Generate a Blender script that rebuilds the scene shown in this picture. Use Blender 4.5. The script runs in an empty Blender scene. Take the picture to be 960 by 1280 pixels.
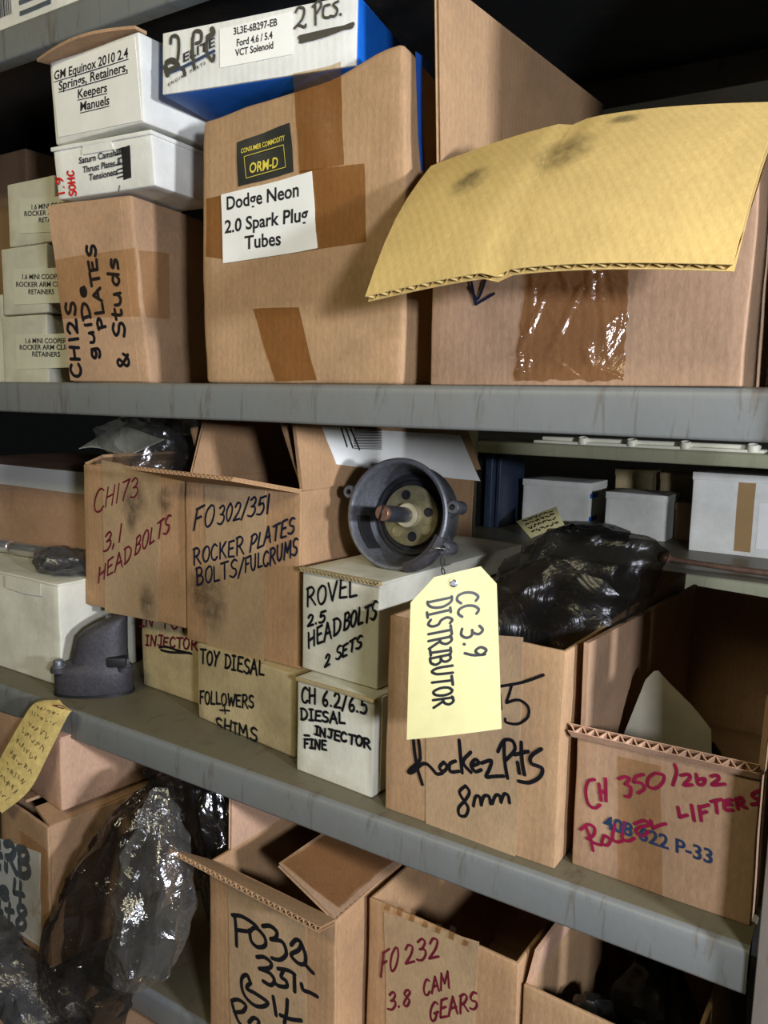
import bpy, bmesh, math, random
from mathutils import Vector, Matrix, noise

# ---------------------------------------------------------------- camera, world, lights, exposure
SC = bpy.context.scene
COL = SC.collection
YAW, PITCH, ROLL, DIST, EYE = (0.56774, -0.13578, 0.02139, 0.6069, 0.0152)
LENS_PX = 1000.0          # focal length for a picture 1280 pixels high


def make_camera():
    cam = bpy.data.cameras.new('camera')
    cam.sensor_fit = 'VERTICAL'
    cam.sensor_height = 32.0
    cam.sensor_width = 24.0
    cam.lens = LENS_PX / 1280.0 * 32.0
    cam.clip_start = 0.01
    o = bpy.data.objects.new('camera', cam)
    COL.objects.link(o)
    f = Vector((-math.sin(YAW) * math.cos(PITCH), math.cos(YAW) * math.cos(PITCH), math.sin(PITCH)))
    r = Vector((math.cos(YAW), math.sin(YAW), 0))
    u = r.cross(f)
    c, s = math.cos(ROLL), math.sin(ROLL)
    r2, u2 = r * c + u * s, u * c - r * s
    m = Matrix((r2, u2, -f)).transposed().to_4x4()
    m.translation = Vector((0, -DIST, EYE))
    o.matrix_world = m
    SC.camera = o


make_camera()
W = bpy.data.worlds.new('world')
SC.world = W
W.use_nodes = True
W.node_tree.nodes['Background'].inputs[0].default_value = (0.9, 0.95, 1.0, 1)
W.node_tree.nodes['Background'].inputs[1].default_value = 0.004


def area(name, loc, target, size, size_y, power, color):
    l = bpy.data.lights.new(name, 'AREA')
    l.shape = 'RECTANGLE'
    l.size, l.size_y = size, size_y
    l.energy = power
    l.color = color
    o = bpy.data.objects.new(name, l)
    COL.objects.link(o)
    o.location = loc
    o.rotation_euler = (Vector(target) - Vector(loc)).to_track_quat('-Z', 'Y').to_euler()
    return o


area('aisle_tube_light', (-0.75, -1.5, 1.05), (-0.45, 0.0, -0.05), 1.2, 0.25, 14.5, (1.0, 0.90, 0.60))
area('side_lamp', (1.30, -0.54, 0.12), (-0.45, 0.05, -0.1), 0.14, 0.10, 40.0, (0.84, 0.87, 1.0))
area('near_side_lamp', (0.62, -0.86, 0.10), (-0.45, 0.05, -0.1), 0.12, 0.10, 15.0, (0.84, 0.87, 1.0))
area('rear_aisle_light', (0.35, 0.74, 0.55), (-0.3, 1.2, -0.3), 0.3, 0.15, 0.5, (0.74, 0.79, 1.0))
SC.view_settings.view_transform = 'Standard'
SC.view_settings.look = 'None'
SC.view_settings.exposure = -0.15
SC.view_settings.gamma = 1.0
SC.view_settings.use_curve_mapping = False

# ---------------------------------------------------------------- measured boxes and their writing
# FIT: front-bottom-left corner x, y, z, turn, width, depth, height, forward lean, sideways lean (metres)
# MARKS: writing, labels and tape on each box, in metres across and up its face
FIT = {'ch125': [-0.8308, -0.0002, 0.0314, 0.166, 0.1176, 0.2, 0.1972, 0.1147, -0.0175],
 'ch173': [-0.9329, 0.088, -0.2714, -0.0232, 0.2026, 0.22, 0.1951, -0.0017, 0.0051],
 'ch350': [-0.2064, 0.0324, -0.3801, -0.017, 0.1436, 0.4, 0.1219, 0.0005, -0.0096],
 'ch62': [-0.5154, 0.0358, -0.3801, -0.0562, 0.1025, 0.3, 0.1055, -0.0011, 0.0021],
 'equinox': [-0.8154, -0.0204, 0.2904, -0.018, 0.1458, 0.12, 0.0841, 0.0589, 0.002],
 'flapbox': [-0.3463, 0.0061, 0.0314, -0.02, 0.252, 0.26, 0.1784, 0.003, -0.0078],
 'fo232': [-0.415, 0.0307, -0.7113, -0.0279, 0.1684, 0.3, 0.2222, -0.0, -0.0014],
 'fo302': [-0.7245, 0.0778, -0.2825, -0.0304, 0.1837, 0.4, 0.2009, -0.0029, 0.0015],
 'fo33': [-0.6, -0.0113, -0.7113, -0.028, 0.1764, 0.3, 0.2202, -0.0008, 0.0013],
 'inj': [-0.8513, 0.103, -0.3801, -0.0697, 0.1286, 0.3, 0.1081, 0.0005, 0.0001],
 'leftlab': [-0.977, -0.0243, -0.7113, -0.1332, 0.1302, 0.25, 0.1903, -0.0001, -0.0031],
 'mini1': [-1.0525, 0.055, 0.0314, 0.0, 0.1, 0.12, 0.0874, -0.0007, 0.0004],
 'mini2': [-1.0468, 0.0549, 0.1224, 0.0, 0.1, 0.12, 0.082, -0.0004, 0.0003],
 'mini3': [-1.0271, 0.0548, 0.2107, 0.0, 0.1, 0.12, 0.0806, -0.0004, 0.0003],
 'neon': [-0.6148, 0.0058, 0.0314, 0.0147, 0.2405, 0.3, 0.2647, 0.0159, -0.0151],
 'rightlow': [-0.2461, 0.0306, -0.7113, -0.0279, 0.1474, 0.3, 0.2005, -0.0, -0.0019],
 'rocker': [-0.3933, 0.0206, -0.3801, -0.0224, 0.177, 0.4, 0.1951, -0.002, 0.0063],
 'rover': [-0.5253, 0.0566, -0.2736, -0.0811, 0.1042, 0.3, 0.1096, -0.0019, 0.0029],
 'saturn': [-0.8194, -0.0171, 0.2332, 0.0657, 0.1476, 0.1, 0.0528, 0.0975, 0.0095],
 'solenoid': [-0.6457, -0.0189, 0.3135, 0.1763, 0.2117, 0.22, 0.0587, -0.0439, -0.0106],
 'toy': [-0.7057, 0.0776, -0.3801, -0.1239, 0.1732, 0.3, 0.0971, -0.0012, 0.0007],
 'white': [-1.0718, 0.0446, -0.3801, 0.0041, 0.1374, 0.13, 0.1434, -0.0036, 0.0028]}
MARKS = {'ch125': [('text', 'F', 'CH12S', 'hand', [0.019, 0.0062], [0.0056, 0.0843], [-0.0147, -0.0007], 0.0042, 'handwriting'),
           ('text', 'F', 'guiDe', 'hand', [0.0463, 0.0269], [-0.0036, 0.0803], [-0.0119, -0.0012], 0.0041, 'handwriting'),
           ('text', 'F', 'PLATES', 'hand', [0.0644, 0.0605], [-0.0021, 0.0902], [-0.0117, -0.0008], 0.004, 'handwriting'),
           ('text', 'F', '&', 'hand', [0.0914, 0.018], [-0.0009, 0.0178], [-0.0173, -0.0017], 0.0039, 'handwriting'),
           ('text', 'F', 'Studs', 'hand', [0.0903, 0.0499], [0.0023, 0.0851], [-0.016, -0.0007], 0.0039, 'handwriting'),
           ('quad', 'F', 'tape', [[-0.0034, 0.137], [0.1191, 0.1433], [0.1159, 0.0725], [0.0021, 0.0716]]),
           ('quad', 'R', 'tape', [[0.0042, 0.142], [0.0547, 0.1468], [0.0458, 0.0739], [0.0047, 0.0724]])],
 'ch173': [('text', 'F', 'C', 'hand', [0.0214, 0.128], [0.0242, 0.0089], [0.0011, 0.0307], 0.0027, 'handwriting'),
           ('text', 'F', 'H173', 'hand', [0.0457, 0.1413], [0.0672, 0.0199], [0.0047, 0.0252], 0.0026, 'handwriting'),
           ('text', 'F', '3,1', 'hand', [0.0402, 0.0763], [0.0391, 0.0223], [0.0046, 0.0247], 0.003, 'handwriting'),
           ('text', 'F', 'HEAD', 'hand', [0.0283, 0.0335], [0.073, 0.0432], [0.0025, 0.0227], 0.003, 'handwriting'),
           ('text', 'F', 'BOLTS', 'hand', [0.1063, 0.0816], [0.0682, 0.0396], [0.0039, 0.0228], 0.0028, 'handwriting'),
           ('quad', 'F', 'tape', [[0.0411, 0.2033], [0.1593, 0.1936], [0.1499, 0.0], [0.0426, -0.0046]])],
 'ch350': [('strokes', 'F',
            [[[0.0169, 0.0826], [0.0114, 0.0792], [0.0096, 0.0698], [0.0123, 0.0599], [0.0181, 0.0577], [0.0226, 0.062]], [[0.0208, 0.0799], [0.0233, 0.0661]],
             [[0.0261, 0.0862], [0.0274, 0.0669]], [[0.0215, 0.0723], [0.0269, 0.0758]], [[0.0369, 0.0892], [0.0422, 0.0926], [0.0458, 0.0917], [0.0425, 0.086]],
             [[0.0425, 0.086], [0.0471, 0.0845], [0.0466, 0.0768], [0.043, 0.0758]], [[0.0569, 0.0986], [0.0509, 0.095], [0.0494, 0.0899]],
             [[0.0494, 0.0899], [0.0556, 0.0907], [0.0584, 0.0868], [0.0534, 0.0816]],
             [[0.0663, 0.1021], [0.0614, 0.097], [0.0609, 0.0903], [0.067, 0.0893], [0.0727, 0.0956], [0.0731, 0.1021], [0.0663, 0.1021]],
             [[0.0809, 0.1134], [0.0829, 0.1076], [0.0811, 0.0961]], [[0.0864, 0.1058], [0.092, 0.1083], [0.0931, 0.105], [0.0893, 0.0985], [0.0953, 0.1005]],
             [[0.0977, 0.1099], [0.0998, 0.1023], [0.1037, 0.1035], [0.1043, 0.1081], [0.0995, 0.1059]],
             [[0.1089, 0.1112], [0.1135, 0.1134], [0.1145, 0.1101], [0.1101, 0.1044], [0.1194, 0.1079]], [[0.0114, 0.0389], [0.0156, 0.0304], [0.0185, 0.0195]],
             [[0.0068, 0.0345], [0.0132, 0.0415], [0.019, 0.0403], [0.0184, 0.0333], [0.0129, 0.0285]], [[0.0138, 0.0288], [0.0196, 0.0268], [0.0253, 0.0267]],
             [[0.0276, 0.0363], [0.0261, 0.0289], [0.0308, 0.0285], [0.0333, 0.0342], [0.0285, 0.0366]], [[0.0362, 0.0487], [0.035, 0.0367], [0.0388, 0.0341], [0.0433, 0.0365]],
             [[0.0442, 0.0532], [0.0431, 0.0394], [0.0486, 0.0383], [0.0529, 0.0425]],
             [[0.0522, 0.0547], [0.0599, 0.06], [0.0636, 0.0574], [0.0567, 0.0533], [0.0535, 0.0485], [0.0589, 0.0464], [0.0639, 0.0518]], [[0.0651, 0.0616], [0.0672, 0.0557]],
             [[0.0672, 0.0557], [0.0721, 0.0597], [0.0771, 0.0626]], [[0.086, 0.0792], [0.0876, 0.0714]], [[0.0876, 0.0714], [0.0932, 0.075]], [[0.096, 0.084], [0.0987, 0.0721]],
             [[0.1017, 0.0848], [0.104, 0.0738]], [[0.1017, 0.0839], [0.1087, 0.0879]], [[0.1028, 0.0792], [0.1075, 0.0821]], [[0.1102, 0.091], [0.1179, 0.0951]],
             [[0.1136, 0.0925], [0.1154, 0.0836]], [[0.1248, 0.0971], [0.1203, 0.094], [0.1211, 0.088], [0.1261, 0.0895]], [[0.1209, 0.0915], [0.125, 0.0936]],
             [[0.1278, 0.0989], [0.1294, 0.0914]], [[0.1274, 0.0979], [0.1315, 0.1009], [0.1325, 0.0976], [0.1291, 0.0954]], [[0.1291, 0.0954], [0.1353, 0.0941]],
             [[0.1431, 0.1095], [0.1388, 0.1056], [0.1397, 0.1033], [0.1428, 0.1033], [0.143, 0.0999], [0.1386, 0.0977]]],
            0.0027, 'handwriting'),
           ('text', 'F', '408 622 P-33', 'print', [0.0269, 0.0431], [0.0872, -0.0017], [-0.0006, 0.0113], 0.0023, 'blue_lettering'),
           ('quad', 'F', 'tape', [[0.0351, 0.1086], [0.0702, 0.109], [0.0777, 0.0007], [0.0409, -0.0028]])],
 'ch62': [('text', 'F', 'CH 6.2/6.5', 'hand', [0.0067, 0.0787], [0.0882, 0.0092], [-0.0002, 0.0159], 0.003, 'handwriting'),
          ('text', 'F', 'DIESAL', 'hand', [0.0058, 0.0589], [0.0609, 0.0107], [-0.0001, 0.0116], 0.003, 'handwriting'),
          ('text', 'F', 'INJECTOR', 'hand', [0.0262, 0.0475], [0.0736, 0.0049], [-0.0002, 0.0097], 0.0031, 'handwriting'),
          ('strokes', 'F', [[[0.0117, 0.0426], [0.0185, 0.044]]], 0.0027, 'handwriting'),
          ('text', 'F', 'FINE', 'hand', [0.0119, 0.0292], [0.031, 0.0052], [-0.0001, 0.0098], 0.003, 'handwriting')],
 'equinox': [('quad', 'F', 'label', [[0.0052, 0.0803], [0.1406, 0.0803], [0.1437, 0.002], [0.0064, 0.0069]]),
             ('text', 'F', 'GM Equinox 2010 2.4', 'print', [0.0072, 0.0646], [0.1219, -0.001], [0.0012, 0.0086], 0.0027, 'lettering'),
             ('strokes', 'F', [[[0.007, 0.0627], [0.129, 0.0619]]], 0.0009, 'lettering'),
             ('text', 'F', 'Springs, Retainers,', 'print', [0.0142, 0.0529], [0.1125, -0.0014], [0.0012, 0.0086], 0.0026, 'lettering'),
             ('strokes', 'F', [[[0.0139, 0.051], [0.1265, 0.0497]]], 0.0009, 'lettering'),
             ('text', 'F', 'Keepers', 'print', [0.0446, 0.0395], [0.0478, -0.0014], [0.0011, 0.0085], 0.0025, 'lettering'),
             ('strokes', 'F', [[[0.0444, 0.0377], [0.0922, 0.0363]]], 0.0009, 'lettering'),
             ('text', 'F', 'Manuels', 'print', [0.047, 0.0264], [0.0478, -0.001], [0.0011, 0.0086], 0.0025, 'lettering'),
             ('strokes', 'F', [[[0.0468, 0.0245], [0.0946, 0.0236]]], 0.0009, 'lettering')],
 'fo232': [('text', 'F', 'FO', 'hand', [0.0161, 0.1397], [0.0212, 0.0185], [0.0023, 0.028], 0.0026, 'handwriting'),
           ('text', 'F', '232', 'hand', [0.0458, 0.1673], [0.04, 0.0263], [-0.0006, 0.0216], 0.0027, 'handwriting'),
           ('text', 'F', '3.8', 'hand', [0.0268, 0.1094], [0.0268, 0.0174], [-0.0004, 0.0179], 0.0028, 'handwriting'),
           ('text', 'F', 'CAM', 'hand', [0.0682, 0.1425], [0.0301, 0.0244], [-0.0005, 0.0163], 0.0025, 'handwriting'),
           ('text', 'F', 'GEARS', 'hand', [0.0764, 0.1193], [0.0518, 0.0415], [-0.0006, 0.0181], 0.0026, 'handwriting'),
           ('quad', 'F', 'tape', [[0.0193, 0.2141], [0.128, 0.2277], [0.1236, 0.1231], [0.0258, 0.0733]])],
 'fo302': [('text', 'F', 'FO', 'hand', [0.0139, 0.1382], [0.0359, 0.0126], [0.0057, 0.026], 0.003, 'handwriting'),
           ('text', 'F', '302/351', 'hand', [0.0551, 0.1514], [0.0825, 0.0214], [0.0045, 0.0214], 0.0028, 'handwriting'),
           ('text', 'F', 'ROCKER', 'hand', [0.0148, 0.0967], [0.0846, 0.0246], [0.0002, 0.0199], 0.0029, 'handwriting'),
           ('text', 'F', 'PLATES', 'hand', [0.107, 0.1242], [0.0685, 0.03], [0.0025, 0.019], 0.0028, 'handwriting'),
           ('text', 'F', 'BOLTS/', 'hand', [0.0188, 0.0704], [0.0794, 0.0262], [0.0002, 0.02], 0.0029, 'handwriting'),
           ('text', 'F', 'FULCRUMS', 'hand', [0.1007, 0.0988], [0.0809, 0.0311], [-0.0, 0.0179], 0.0028, 'handwriting'),
           ('quad', 'F', 'tape', [[0.0338, 0.1983], [0.1314, 0.2002], [0.1301, -0.0028], [0.035, -0.0002]]),
           ('quad', 'R', 'side_label', [[0.0335, 0.2706], [0.3495, 0.254], [0.4171, 0.1826], [0.0621, 0.2266]]),
           ('strokes', 'R', [[[0.069, 0.2675], [0.0818, 0.2461]], [[0.0777, 0.2674], [0.0926, 0.2447]], [[0.0865, 0.2673], [0.1054, 0.2422]]], 0.0027, 'lettering'),
           ('strokes', 'R',
            [[[0.0937, 0.2668], [0.1484, 0.2661]], [[0.0937, 0.2649], [0.1485, 0.2641]], [[0.0938, 0.2629], [0.1486, 0.2621]], [[0.0939, 0.261], [0.1487, 0.2601]],
             [[0.0939, 0.2591], [0.1488, 0.258]], [[0.094, 0.2571], [0.1488, 0.256]], [[0.0941, 0.2552], [0.1489, 0.254]], [[0.0941, 0.2533], [0.149, 0.252]],
             [[0.0942, 0.2514], [0.1491, 0.2499]], [[0.0942, 0.2494], [0.1492, 0.2479]], [[0.0943, 0.2475], [0.1493, 0.2459]], [[0.0944, 0.2455], [0.1493, 0.2439]],
             [[0.0944, 0.2436], [0.1494, 0.2418]]],
            0.001, 'lettering')],
 'fo33': [('strokes', 'F',
           [[[0.0388, 0.1713], [0.0408, 0.1534], [0.0417, 0.136]], [[0.035, 0.1692], [0.05, 0.1745], [0.066, 0.1736], [0.0732, 0.1709]], [[0.0425, 0.1551], [0.0599, 0.161]],
            [[0.0611, 0.1629], [0.064, 0.1515], [0.0732, 0.1486], [0.084, 0.1552], [0.084, 0.1638], [0.0756, 0.169], [0.0684, 0.1689], [0.0623, 0.1624]],
            [[0.0804, 0.1758], [0.091, 0.1805], [0.1003, 0.1784], [0.0992, 0.1713], [0.0922, 0.1664]],
            [[0.0922, 0.1664], [0.1061, 0.1704], [0.1119, 0.1663], [0.1131, 0.1574], [0.104, 0.1476], [0.0935, 0.1449]],
            [[0.1198, 0.1716], [0.1265, 0.18], [0.1332, 0.1792], [0.1299, 0.1703], [0.1199, 0.1603], [0.129, 0.155], [0.1378, 0.158], [0.1388, 0.1686], [0.1332, 0.1792]],
            [[0.1378, 0.158], [0.1434, 0.1549], [0.1489, 0.1524]], [[0.0721, 0.1364], [0.0829, 0.1412], [0.0924, 0.1386], [0.09, 0.1318], [0.0757, 0.1244]],
            [[0.0757, 0.1244], [0.0901, 0.126], [0.0972, 0.1206], [0.0925, 0.1126], [0.0818, 0.1125]], [[0.1017, 0.1361], [0.1155, 0.1404], [0.1246, 0.1398]],
            [[0.1087, 0.1364], [0.1064, 0.1287], [0.1134, 0.1271], [0.1146, 0.1209], [0.103, 0.1165], [0.0972, 0.1186]], [[0.1242, 0.1377], [0.1253, 0.1202]],
            [[0.1337, 0.1327], [0.136, 0.1271], [0.1448, 0.1281], [0.1536, 0.128]], [[0.1503, 0.1283], [0.1536, 0.128]],
            [[0.0636, 0.1041], [0.0586, 0.1094], [0.0512, 0.1024], [0.0511, 0.0904], [0.0574, 0.0823], [0.0709, 0.0788], [0.0831, 0.0837], [0.089, 0.0905], [0.083, 0.0925], [0.0709, 0.0937],
             [0.0586, 0.0939], [0.0648, 0.1027]],
            [[0.0359, 0.067], [0.0435, 0.0727], [0.0524, 0.0739], [0.0574, 0.0713], [0.0524, 0.0618], [0.0397, 0.0546]],
            [[0.0371, 0.0635], [0.0397, 0.0566], [0.0447, 0.0469], [0.0511, 0.0429]], [[0.0961, 0.1007], [0.0985, 0.0911], [0.1009, 0.0816]],
            [[0.1158, 0.1062], [0.1148, 0.0913], [0.1126, 0.0776]], [[0.1067, 0.0844], [0.1206, 0.0864], [0.1342, 0.0912]],
            [[0.0611, 0.053], [0.0685, 0.0627], [0.0759, 0.0623], [0.0734, 0.0531]]],
           0.0049, 'handwriting'),
          ('quad', 'F', 'tape', [[0.0277, 0.2094], [0.1385, 0.2058], [0.1401, 0.0716], [0.0341, 0.0173]])],
 'inj': [('text', 'F', 'IN TOY', 'hand', [-0.0021, 0.084], [0.1021, 0.0129], [0.0006, 0.0169], 0.0031, 'handwriting'),
         ('text', 'F', 'INJECTORS', 'hand', [0.0112, 0.0608], [0.1179, 0.0145], [0.0005, 0.0146], 0.0031, 'handwriting'),
         ('strokes', 'F', [[[0.0404, 0.0624], [0.054, 0.0663], [0.0786, 0.0659], [0.1041, 0.067]], [[0.0437, 0.0597], [0.0637, 0.0606], [0.101, 0.0674]]], 0.0033, 'black_underline')],
 'leftlab': [('quad', 'F', 'label', [[-0.0819, 0.1101], [0.1088, 0.1486], [0.1026, 0.0161], [-0.0955, -0.0109]]),
             ('text', 'F', '74RB', 'hand', [-0.066, 0.0664], [0.1501, 0.039], [0.0044, 0.0406], 0.0127, 'grey_handwriting'),
             ('text', 'F', '1e4', 'hand', [-0.0447, 0.0266], [0.107, 0.0286], [0.0034, 0.033], 0.0095, 'grey_handwriting'),
             ('text', 'F', '4t8', 'hand', [-0.0436, -0.0122], [0.112, 0.0334], [0.0035, 0.0334], 0.0095, 'grey_handwriting')],
 'mini1': [('quad', 'F', 'label', [[0.032, 0.064], [0.1615, 0.0636], [0.1595, 0.0206], [0.0307, 0.018]]),
           ('text', 'F', '1.6 MINI COOPER', 'print', [0.0538, 0.0529], [0.0878, -0.0018], [0.0004, 0.0063], 0.0032, 'lettering'),
           ('text', 'F', 'ROCKER ARM CLIP', 'print', [0.0398, 0.0447], [0.1047, -0.0017], [0.0004, 0.0064], 0.0032, 'lettering'),
           ('text', 'F', 'RETAINERS', 'print', [0.0677, 0.0353], [0.0598, -0.0012], [0.0004, 0.0063], 0.0032, 'lettering')],
 'mini2': [('quad', 'F', 'label', [[0.0268, 0.0592], [0.1534, 0.0535], [0.1529, 0.0103], [0.0255, 0.0132]]),
           ('text', 'F', '1.6 MINI COOPER', 'print', [0.0473, 0.0454], [0.0862, -0.0053], [0.0004, 0.0062], 0.0031, 'lettering'),
           ('text', 'F', 'ROCKER ARM CLIP', 'print', [0.0325, 0.0364], [0.1038, -0.0059], [0.0004, 0.0062], 0.0031, 'lettering'),
           ('text', 'F', 'RETAINERS', 'print', [0.0593, 0.0256], [0.0552, -0.0034], [0.0004, 0.0062], 0.0031, 'lettering')],
 'mini3': [('quad', 'F', 'label', [[0.0276, 0.0592], [0.1506, 0.0501], [0.1502, 0.0083], [0.0265, 0.0158]]),
           ('text', 'F', '1.6 MINI COOPER', 'print', [0.0526, 0.0434], [0.0834, -0.005], [0.0004, 0.0059], 0.003, 'lettering'),
           ('text', 'F', 'ROCKER ARM CLIP', 'print', [0.0366, 0.0366], [0.1005, -0.0069], [0.0004, 0.006], 0.003, 'lettering'),
           ('text', 'F', 'RETAINERS', 'print', [0.0669, 0.026], [0.0541, -0.0034], [0.0004, 0.0059], 0.003, 'lettering')],
 'neon': [('quad', 'F', 'hazard_label', [[0.0495, 0.2326], [0.1158, 0.2379], [0.1191, 0.1949], [0.0516, 0.1903]]),
          ('quad', 'F', 'address_label', [[0.0282, 0.185], [0.141, 0.1918], [0.1455, 0.1243], [0.0295, 0.1183]]),
          ('text', 'F', 'CONSUMER COMMODITY', 'print', [0.0558, 0.2205], [0.054, 0.0031], [0.0001, 0.0044], 0.0024, 'yellow_lettering'),
          ('text', 'F', 'ORM-D', 'print', [0.0669, 0.2009], [0.0333, 0.0011], [0.0003, 0.0088], 0.0023, 'yellow_lettering'),
          ('strokes', 'F', [[[0.0602, 0.2169], [0.1078, 0.2198]], [[0.1078, 0.2198], [0.1102, 0.2001]], [[0.1102, 0.2001], [0.0627, 0.1966]], [[0.0627, 0.1966], [0.0602, 0.2169]]], 0.0006,
           'yellow_lettering'),
          ('text', 'F', 'Dodge Neon', 'print', [0.0357, 0.1697], [0.0896, 0.0027], [0.0004, 0.0121], 0.0024, 'lettering'),
          ('text', 'F', '2.0 Spark Plug', 'print', [0.0322, 0.1475], [0.1035, 0.0029], [0.0005, 0.0122], 0.0024, 'lettering'),
          ('text', 'F', 'Tubes', 'print', [0.0574, 0.1297], [0.0459, 0.0012], [0.0004, 0.0121], 0.0023, 'lettering'),
          ('quad', 'F', 'tape', [[0.1204, 0.2791], [0.1758, 0.2741], [0.1768, 0.1919], [0.1262, 0.1929]]),
          ('quad', 'F', 'tape', [[0.1262, 0.1943], [0.1982, 0.1895], [0.1997, 0.1246], [0.1286, 0.123]]),
          ('quad', 'F', 'tape', [[0.007, 0.1843], [0.0341, 0.1847], [0.036, 0.1216], [0.0068, 0.1265]]),
          ('quad', 'F', 'tape', [[0.066, 0.0723], [0.1239, 0.0719], [0.1447, 0.004], [0.0938, 0.0023]]),
          ('quad', 'R', 'blue_stripe', [[0.019, 0.2659], [0.0289, 0.2678], [0.033, 0.1856], [0.0257, 0.184]]),
          ('quad', 'R', 'blue_stripe', [[0.019, 0.2659], [0.0434, 0.2712], [0.0436, 0.2639], [0.0205, 0.2586]])],
 'rocker': [('strokes', 'F',
             [[[0.0322, 0.0793], [0.034, 0.0678], [0.0377, 0.0528], [0.044, 0.0378]],
              [[0.0379, 0.08], [0.0403, 0.0655], [0.0387, 0.0591], [0.0293, 0.0483], [0.0285, 0.0453], [0.0334, 0.0475], [0.0419, 0.0572], [0.0475, 0.0596], [0.0538, 0.0567],
               [0.0591, 0.0531], [0.065, 0.0557]],
              [[0.0663, 0.067], [0.0618, 0.0606], [0.0658, 0.0575], [0.0698, 0.0633], [0.0663, 0.067]], [[0.0779, 0.0715], [0.0722, 0.0667], [0.0734, 0.0597], [0.0816, 0.0625]],
              [[0.0803, 0.0922], [0.0826, 0.0775], [0.085, 0.0619]], [[0.0922, 0.084], [0.0853, 0.0725], [0.0939, 0.0649]],
              [[0.0936, 0.0706], [0.1007, 0.0761], [0.0973, 0.0786], [0.0935, 0.0721], [0.0979, 0.0669], [0.1037, 0.0705]], [[0.1034, 0.0769], [0.1131, 0.0823], [0.1113, 0.0723]],
              [[0.1113, 0.0723], [0.1088, 0.0652], [0.1166, 0.0682], [0.1262, 0.0715]], [[0.1246, 0.1023], [0.1266, 0.0862], [0.1301, 0.0708]],
              [[0.1193, 0.0923], [0.1245, 0.1041], [0.1329, 0.1057], [0.1356, 0.0979], [0.1274, 0.0864]], [[0.1392, 0.0879], [0.1412, 0.0785]], [[0.1358, 0.0939], [0.149, 0.1005]],
              [[0.1415, 0.1069], [0.1435, 0.091], [0.1461, 0.0785]],
              [[0.1612, 0.1061], [0.1521, 0.0971], [0.1525, 0.0906], [0.1622, 0.089], [0.1605, 0.0806], [0.1509, 0.0726], [0.1408, 0.071]]],
             0.0035, 'handwriting'),
            ('strokes', 'F',
             [[[0.0892, 0.0504], [0.0834, 0.0428], [0.0878, 0.0364], [0.0931, 0.0302], [0.0906, 0.0216], [0.0844, 0.0204], [0.0832, 0.0271], [0.0899, 0.037], [0.0936, 0.0459],
               [0.0892, 0.0504]],
              [[0.0982, 0.0339], [0.0998, 0.0433], [0.1038, 0.0445], [0.1058, 0.0374]], [[0.1057, 0.0382], [0.1078, 0.0465], [0.1125, 0.048], [0.1144, 0.0417]],
              [[0.116, 0.0422], [0.1187, 0.0507], [0.1226, 0.0519], [0.1244, 0.0461]], [[0.1244, 0.0468], [0.1271, 0.0548], [0.131, 0.0545], [0.1325, 0.0482]]],
             0.0032, 'handwriting'),
            ('strokes', 'F',
             [[[0.1181, 0.1522], [0.1385, 0.1604], [0.1581, 0.1715]], [[0.1286, 0.1564], [0.1265, 0.1468], [0.1245, 0.1402]],
              [[0.1246, 0.1391], [0.1357, 0.1443], [0.1452, 0.1405], [0.1458, 0.1309], [0.1369, 0.1228], [0.1255, 0.1214], [0.1242, 0.1243]], [[0.1177, 0.1459], [0.1199, 0.1325]]],
             0.0026, 'handwriting'),
            ('quad', 'F', 'tape', [[0.0415, 0.1882], [0.1375, 0.1997], [0.1418, -0.0031], [0.0491, -0.0001]])],
 'rover': [('text', 'F', 'ROVEL', 'hand', [0.008, 0.0696], [0.0691, 0.0248], [-0.0003, 0.0193], 0.0029, 'handwriting'),
           ('text', 'F', '2.5', 'hand', [0.0084, 0.0485], [0.0262, 0.0103], [0.0014, 0.0127], 0.0029, 'handwriting'),
           ('text', 'F', 'HEAD', 'hand', [0.0099, 0.0238], [0.0469, 0.0271], [-0.0003, 0.0178], 0.003, 'handwriting'),
           ('text', 'F', 'BOLTS', 'hand', [0.059, 0.0531], [0.0425, 0.0224], [0.0018, 0.0183], 0.0028, 'handwriting'),
           ('text', 'F', '2 SETS', 'hand', [0.0333, 0.0085], [0.0505, 0.0335], [0.0014, 0.0135], 0.0027, 'handwriting')],
 'saturn': [('text', 'F', 'Saturn Camshaft', 'print', [0.0394, 0.0332], [0.0671, 0.0027], [0.0009, 0.0064], 0.0025, 'lettering'),
            ('text', 'F', 'Thrust Plates &', 'print', [0.0436, 0.0234], [0.0586, 0.0024], [0.0009, 0.0064], 0.0025, 'lettering'),
            ('text', 'F', 'Tensioners', 'print', [0.0519, 0.0148], [0.0441, 0.0017], [0.0009, 0.0064], 0.0025, 'lettering'),
            ('quad', 'F', 'logo_block', [[0.1043, 0.0417], [0.1172, 0.0433], [0.1151, 0.0115], [0.1038, 0.0102]]),
            ('strokes', 'F',
             [[[0.0971, 0.0409], [0.109, 0.0419]], [[0.0942, 0.0365], [0.1096, 0.0376]], [[0.0984, 0.0321], [0.1091, 0.0333]], [[0.0941, 0.0263], [0.1094, 0.027]],
              [[0.0958, 0.0213], [0.1089, 0.0224]], [[0.0905, 0.0171], [0.1095, 0.0184]], [[0.0948, 0.0135], [0.1091, 0.0145]]],
             0.0014, 'logo_streaks'),
            ('text', 'F', '1.9', 'hand', [0.0127, 0.0048], [-0.001, 0.0185], [-0.0117, 0.0], 0.0023, 'red_handwriting'),
            ('text', 'F', 'SOHC', 'hand', [0.0303, 0.0016], [0.0, 0.0256], [-0.0102, 0.0003], 0.0023, 'red_handwriting'),
            ('strokes', 'F', [[[0.0973, 0.0053], [0.096, -0.0002]]], 0.0012, 'handwriting')],
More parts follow.
